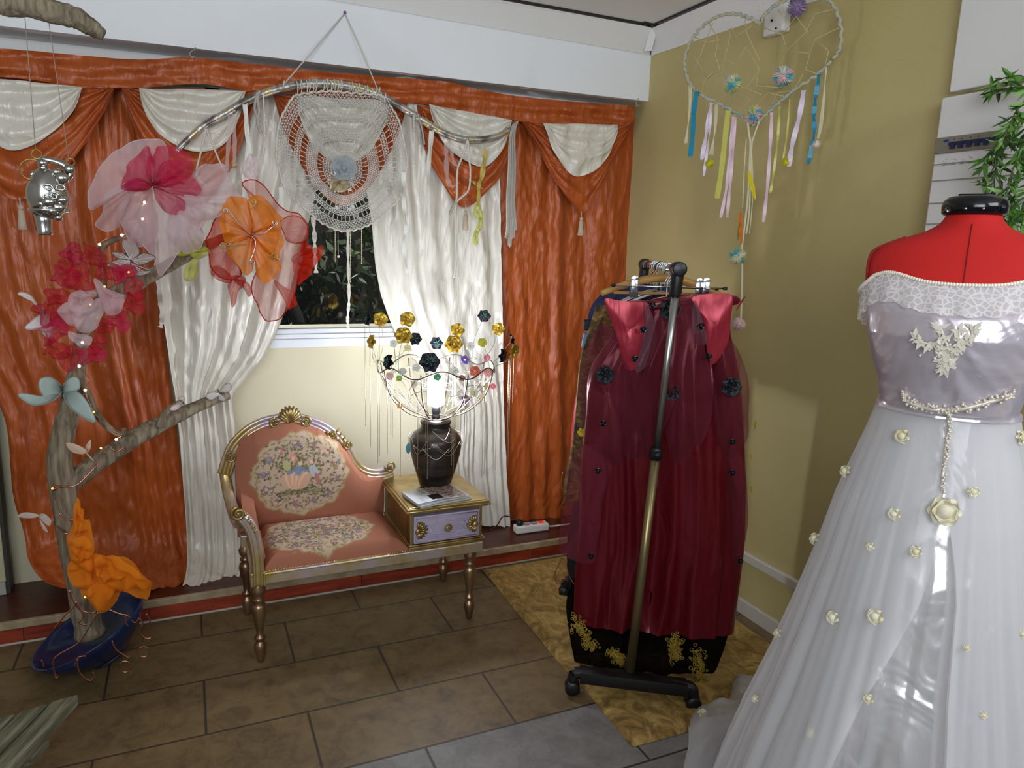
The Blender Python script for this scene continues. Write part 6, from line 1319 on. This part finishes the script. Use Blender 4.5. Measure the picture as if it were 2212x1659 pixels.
def beads(path, nm, w=.006, n=90):
    P = [q for q in (hit(x, y, .016) for x, y in path) if q]; sp_ = spline(P, 8); m = MB(); rd = random.Random(4)
    m.tube([p for p in sp_], w*.55, 6)
    for i in range(n): q = plint(sp_, i/(n-1)); m.ball(q+V((rd.uniform(-1, 1)*w*.6, rd.uniform(-1, 1)*w*.6, rd.uniform(-1, 1)*w))-ray(1106, 829)*.003, rd.uniform(.0022, .0036), 6)
    obj(nm, m, BEADM, wd)
beads([(1948, 852), (1958, 864), (1980, 876), (2012, 884), (2046, 886), (2085, 882), (2130, 870), (2165, 860), (2190, 850)], 'beaded_belt', .008, 130); beads([(2046, 888), (2050, 920), (2044, 960), (2038, 1010), (2034, 1060)], 'beaded_drop', .0055, 70)
# lace motif on the bodice
m = MB(); rd = random.Random(6)
for pth, k in (([(2040, 800), (2035, 770), (2020, 750), (1995, 740), (1975, 728)], 10), ([(2040, 800), (2048, 760), (2040, 730), (2030, 705)], 10), ([(2040, 800), (2060, 765), (2080, 745), (2098, 725), (2106, 705)], 12), ([(2060, 760), (2070, 735), (2072, 710)], 8), ([(2046, 790), (2045, 760)], 8)):
    P = [hit(x, y, .018) for x, y in pth]; P = spline([p for p in P if p], 5); m.tube(P, .0018, 5)
    for j in range(k*3):
        q = plint(P, rd.random()); a = rd.uniform(0, 6.3); d = LD*math.cos(a)+V((0, 0, math.sin(a))); s2 = LD*-math.sin(a)+V((0, 0, math.cos(a))); L = rd.uniform(.010, .020); q = q+FD*rd.uniform(.001, .005)
        m.add([q, q+d*L*.4+s2*L*.22, q+d*L, q+d*L*.4-s2*L*.22], [(0, 1, 2, 3)])
obj('lace_motif', m, pm('ivory_lace', (216, 208, 190), .7), wd, smooth=False, solid=.001)
m = MB()
for j in range(40):
    q = hit(2040+rd.gauss(0, 14), 752+rd.gauss(0, 14), .020)
    if q: m.ball(q, .0028, 6)
obj('pearl_beads', m, PEARL, wd)
# satin underskirt
m = MB()
def fund(u, v):
    th = 2*PI*u; z = 1.215-1.205*v; r = interp(z, SK)*.90; C2, S2 = math.cos(th), math.sin(th)
    f = nz((C2*3.4, S2*3.4, v*1.3+9))+.7*nz((C2*7.5, S2*7.5, v*2+2))+.35*nz((C2*12, S2*12, v*7))
    r *= 1+.10*f*min(1, v*1.6); k = interp(z, [(0, 1), (.9, .95), (1.215, .75)]); return MX+LD*(r*S2+CX)+FD*(r*k*C2)+V((0, 0, z))
m.grid(fund, 220, 110, True); obj('satin_underskirt', m, WSAT, wd)
# tulle overskirt, open at the front below the big rose
def edge(lst): 
    out = []
    for x, y in lst:
        h = hit(x, y, .004)
        if h: out.append((h.z, ang(h)))
    return sorted(out)
EL = edge([(2034, 1110), (2020, 1180), (2005, 1250), (1985, 1310), (1935, 1400), (1860, 1520), (1805, 1640)]); ER = edge([(2046, 1110), (2056, 1180), (2064, 1250), (2066, 1310), (2056, 1400), (2044, 1520), (2040, 1640)])
zl, al = EL[0]; z2, a2 = EL[min(2, len(EL)-1)]; EL = [(0, al+(al-a2)/(max(.02, z2-zl))*zl*.5)]+EL+[(1.215, 0)]; ER = [(0, ER[0][1]+.02)]+ER+[(1.215, 0)]
def over(off, seed, amp):
    m = MB()
    def fn(u, v):
        z = 1.212-1.200*v; tl = interp(z, EL); tr = interp(z, ER)
        if tr < tl: tl = tr = (tl+tr)/2
        th = tr+(2*PI+tl-tr)*u; a, b, f0 = prof(min(z, 1.2149)); C2, S2 = math.cos(th), math.sin(th)
        f = 1.2*nz((C2*4.2, S2*4.2, v*.9+seed*3))+.8*nz((C2*9, S2*9, v*1.1+seed*5))+.5*nz((C2*20, S2*20, v*1.6+seed*7))
        k = 1+amp*f*min(1, v*2.2); return MX+LD*((a+off)*k*S2+CX)+FD*((b+off)*k*C2)+V((0, 0, z))
    m.grid(fn, 300, 100); return m
o = over(.006, 1, .065); obj('tulle_overskirt', o, TULLE, wd); obj('tulle_layer', over(-.006, 4, .06), sheer('white_tulle_inner', (234, 232, 233), .42), wd)
# train spread on the floor
m = MB(); tb_ = spline([onZ(x, y, .02) for x, y in ((1600, 1450), (1570, 1512), (1516, 1526), (1490, 1545), (1488, 1600), (1480, 1680), (1560, 1720), (1680, 1660), (1700, 1500))], 6, True); n = len(tb_); c = onZ(1600, 1600, .02); nr = 16
vs = [c+V((0, 0, .12))]; fs = [(0, 1+i, 1+(i+1) % n) for i in range(n)]
for k in range(1, nr+1):
    for p in tb_: q = c.lerp(p, k/nr); q.z = .004+(.13*(1-k/nr)**.8+.045*abs(nz((q.x*11, q.y*11, 2)))*math.sin(PI*min(1, k/nr*.96)))+.02*abs(nz((q.x*30, q.y*30, 6))); vs.append(q)
for k in range(nr-1): fs += [(1+k*n+i, 1+(k+1)*n+i, 1+(k+1)*n+(i+1) % n, 1+k*n+(i+1) % n) for i in range(n)]
m.add(vs, fs); obj('train', m, TULLE, wd)
CRR = pm('cream_rose', (232, 226, 204), .6, c2=(222, 212, 176), ns=40)
for i, (x, y, r) in enumerate(((2040, 1105, 33), (1949, 943, 17), (1827, 1018, 14), (2207, 945, 17), (1931, 1111, 14), (2102, 1063, 13), (1761, 1164, 14), (1880, 1181, 10), (1978, 1192, 14), (1799, 1334, 15), (1890, 1332, 18), (1681, 1369, 11), (1632, 1510, 9), (1753, 1584, 12), (1875, 1509, 12), (2088, 1400, 8), (2124, 1545, 9), (2208, 1370, 9))):
    p = hit(x, y, .012) or hit(x+12, y, .02) or hit(x+26, y, .03)
    if not p: continue
    dd = (p-CAM).dot(_fw); n_ = (p-MX-V((0, 0, p.z))).normalized()+V((0, 0, .25)); n_ = n_.normalized()*.7+(CAM-p).normalized()*.5; R = r/F_PX*dd
    m = MB(); rose(m, p, n_, R*1.05, ((6, 1, .55), (5, .8, .95), (4, .55, 1.25), (3, .32, 1.4)), i); m.ball(p+n_.normalized()*R*.2, R*.55, 10); obj('cream_rose', m, CRR, wd)
p = onZ(1518, 1542, .05); m = MB(); rose(m, p, V((-.2, -.3, 1)), .018, ((6, 1, .6), (5, .7, 1.0)), 77); obj('cream_rose', m, CRR, wd)

# ------------------------------------------------------------------ weathered slatted bench at the corner of the frame
sl = thing('slatted_bench', 'weathered grey slatted wooden bench top jutting in near the blue bowl', 'bench', (-.5, 1.45, 0))
t = NT('weathered_slats'); t.set(Roughness=.8); slco = t.co((1, 1, 1)); sm2 = slco.node; sm2.vector_type = 'TEXTURE'; sm2.inputs['Scale'].default_value = (1/26, 1/2.2, 1/26); sm2.inputs['Rotation'].default_value = (0, 0, math.atan2(.92, .39)-PI/2); t.l(t.ramp(t.noise(slco, 2.2, 6, .7), [(.32, lin((62, 58, 40))), (.5, lin((100, 96, 72))), (.68, lin((140, 136, 114)))]), t.b.inputs['Base Color']); t.bump(t.noise(slco, 5, 6, .7), .25, .003); WSL = t.m
A0 = onZ(172, 1498, .45); A1 = onZ(20, 1662, .45); dr_ = (A1-A0); dr_.z = 0; dr_.normalize(); E0 = onZ(0, 1546, .45); ac = (E0-A0); ac.z = 0; ac.normalize()
w_ = .058
for k in range(7):
    c0 = A0+ac*(w_*k+.002); m = MB(); L = 1.1; s0 = .004*((k*7) % 3); cc = c0+dr_*(L/2+s0)+ac*(w_*.46)
    m.obox(V((cc.x, cc.y, .436)), dr_*L/2, ac*(w_*.43), (0, 0, .014)); obj('slat', m, WSL, sl, smooth=False, bevel=.003)
m = MB()
for q in (.12, .8): c = A0+dr_*q+ac*(w_*3.4); m.obox(V((c.x, c.y, .405)), dr_*.03, ac*.18, (0, 0, .017))
obj('cross_rail', m, WSL, sl, smooth=False, bevel=.003)
for q in (.14, .8):
    for s_ in (.12, .36): c = A0+dr_*q+ac*s_; m = MB(); m.obox(V((c.x, c.y, .195)), dr_*.02, ac*.02, (0, 0, .195)); obj('leg', m, WSL, sl, smooth=False, bevel=.003)
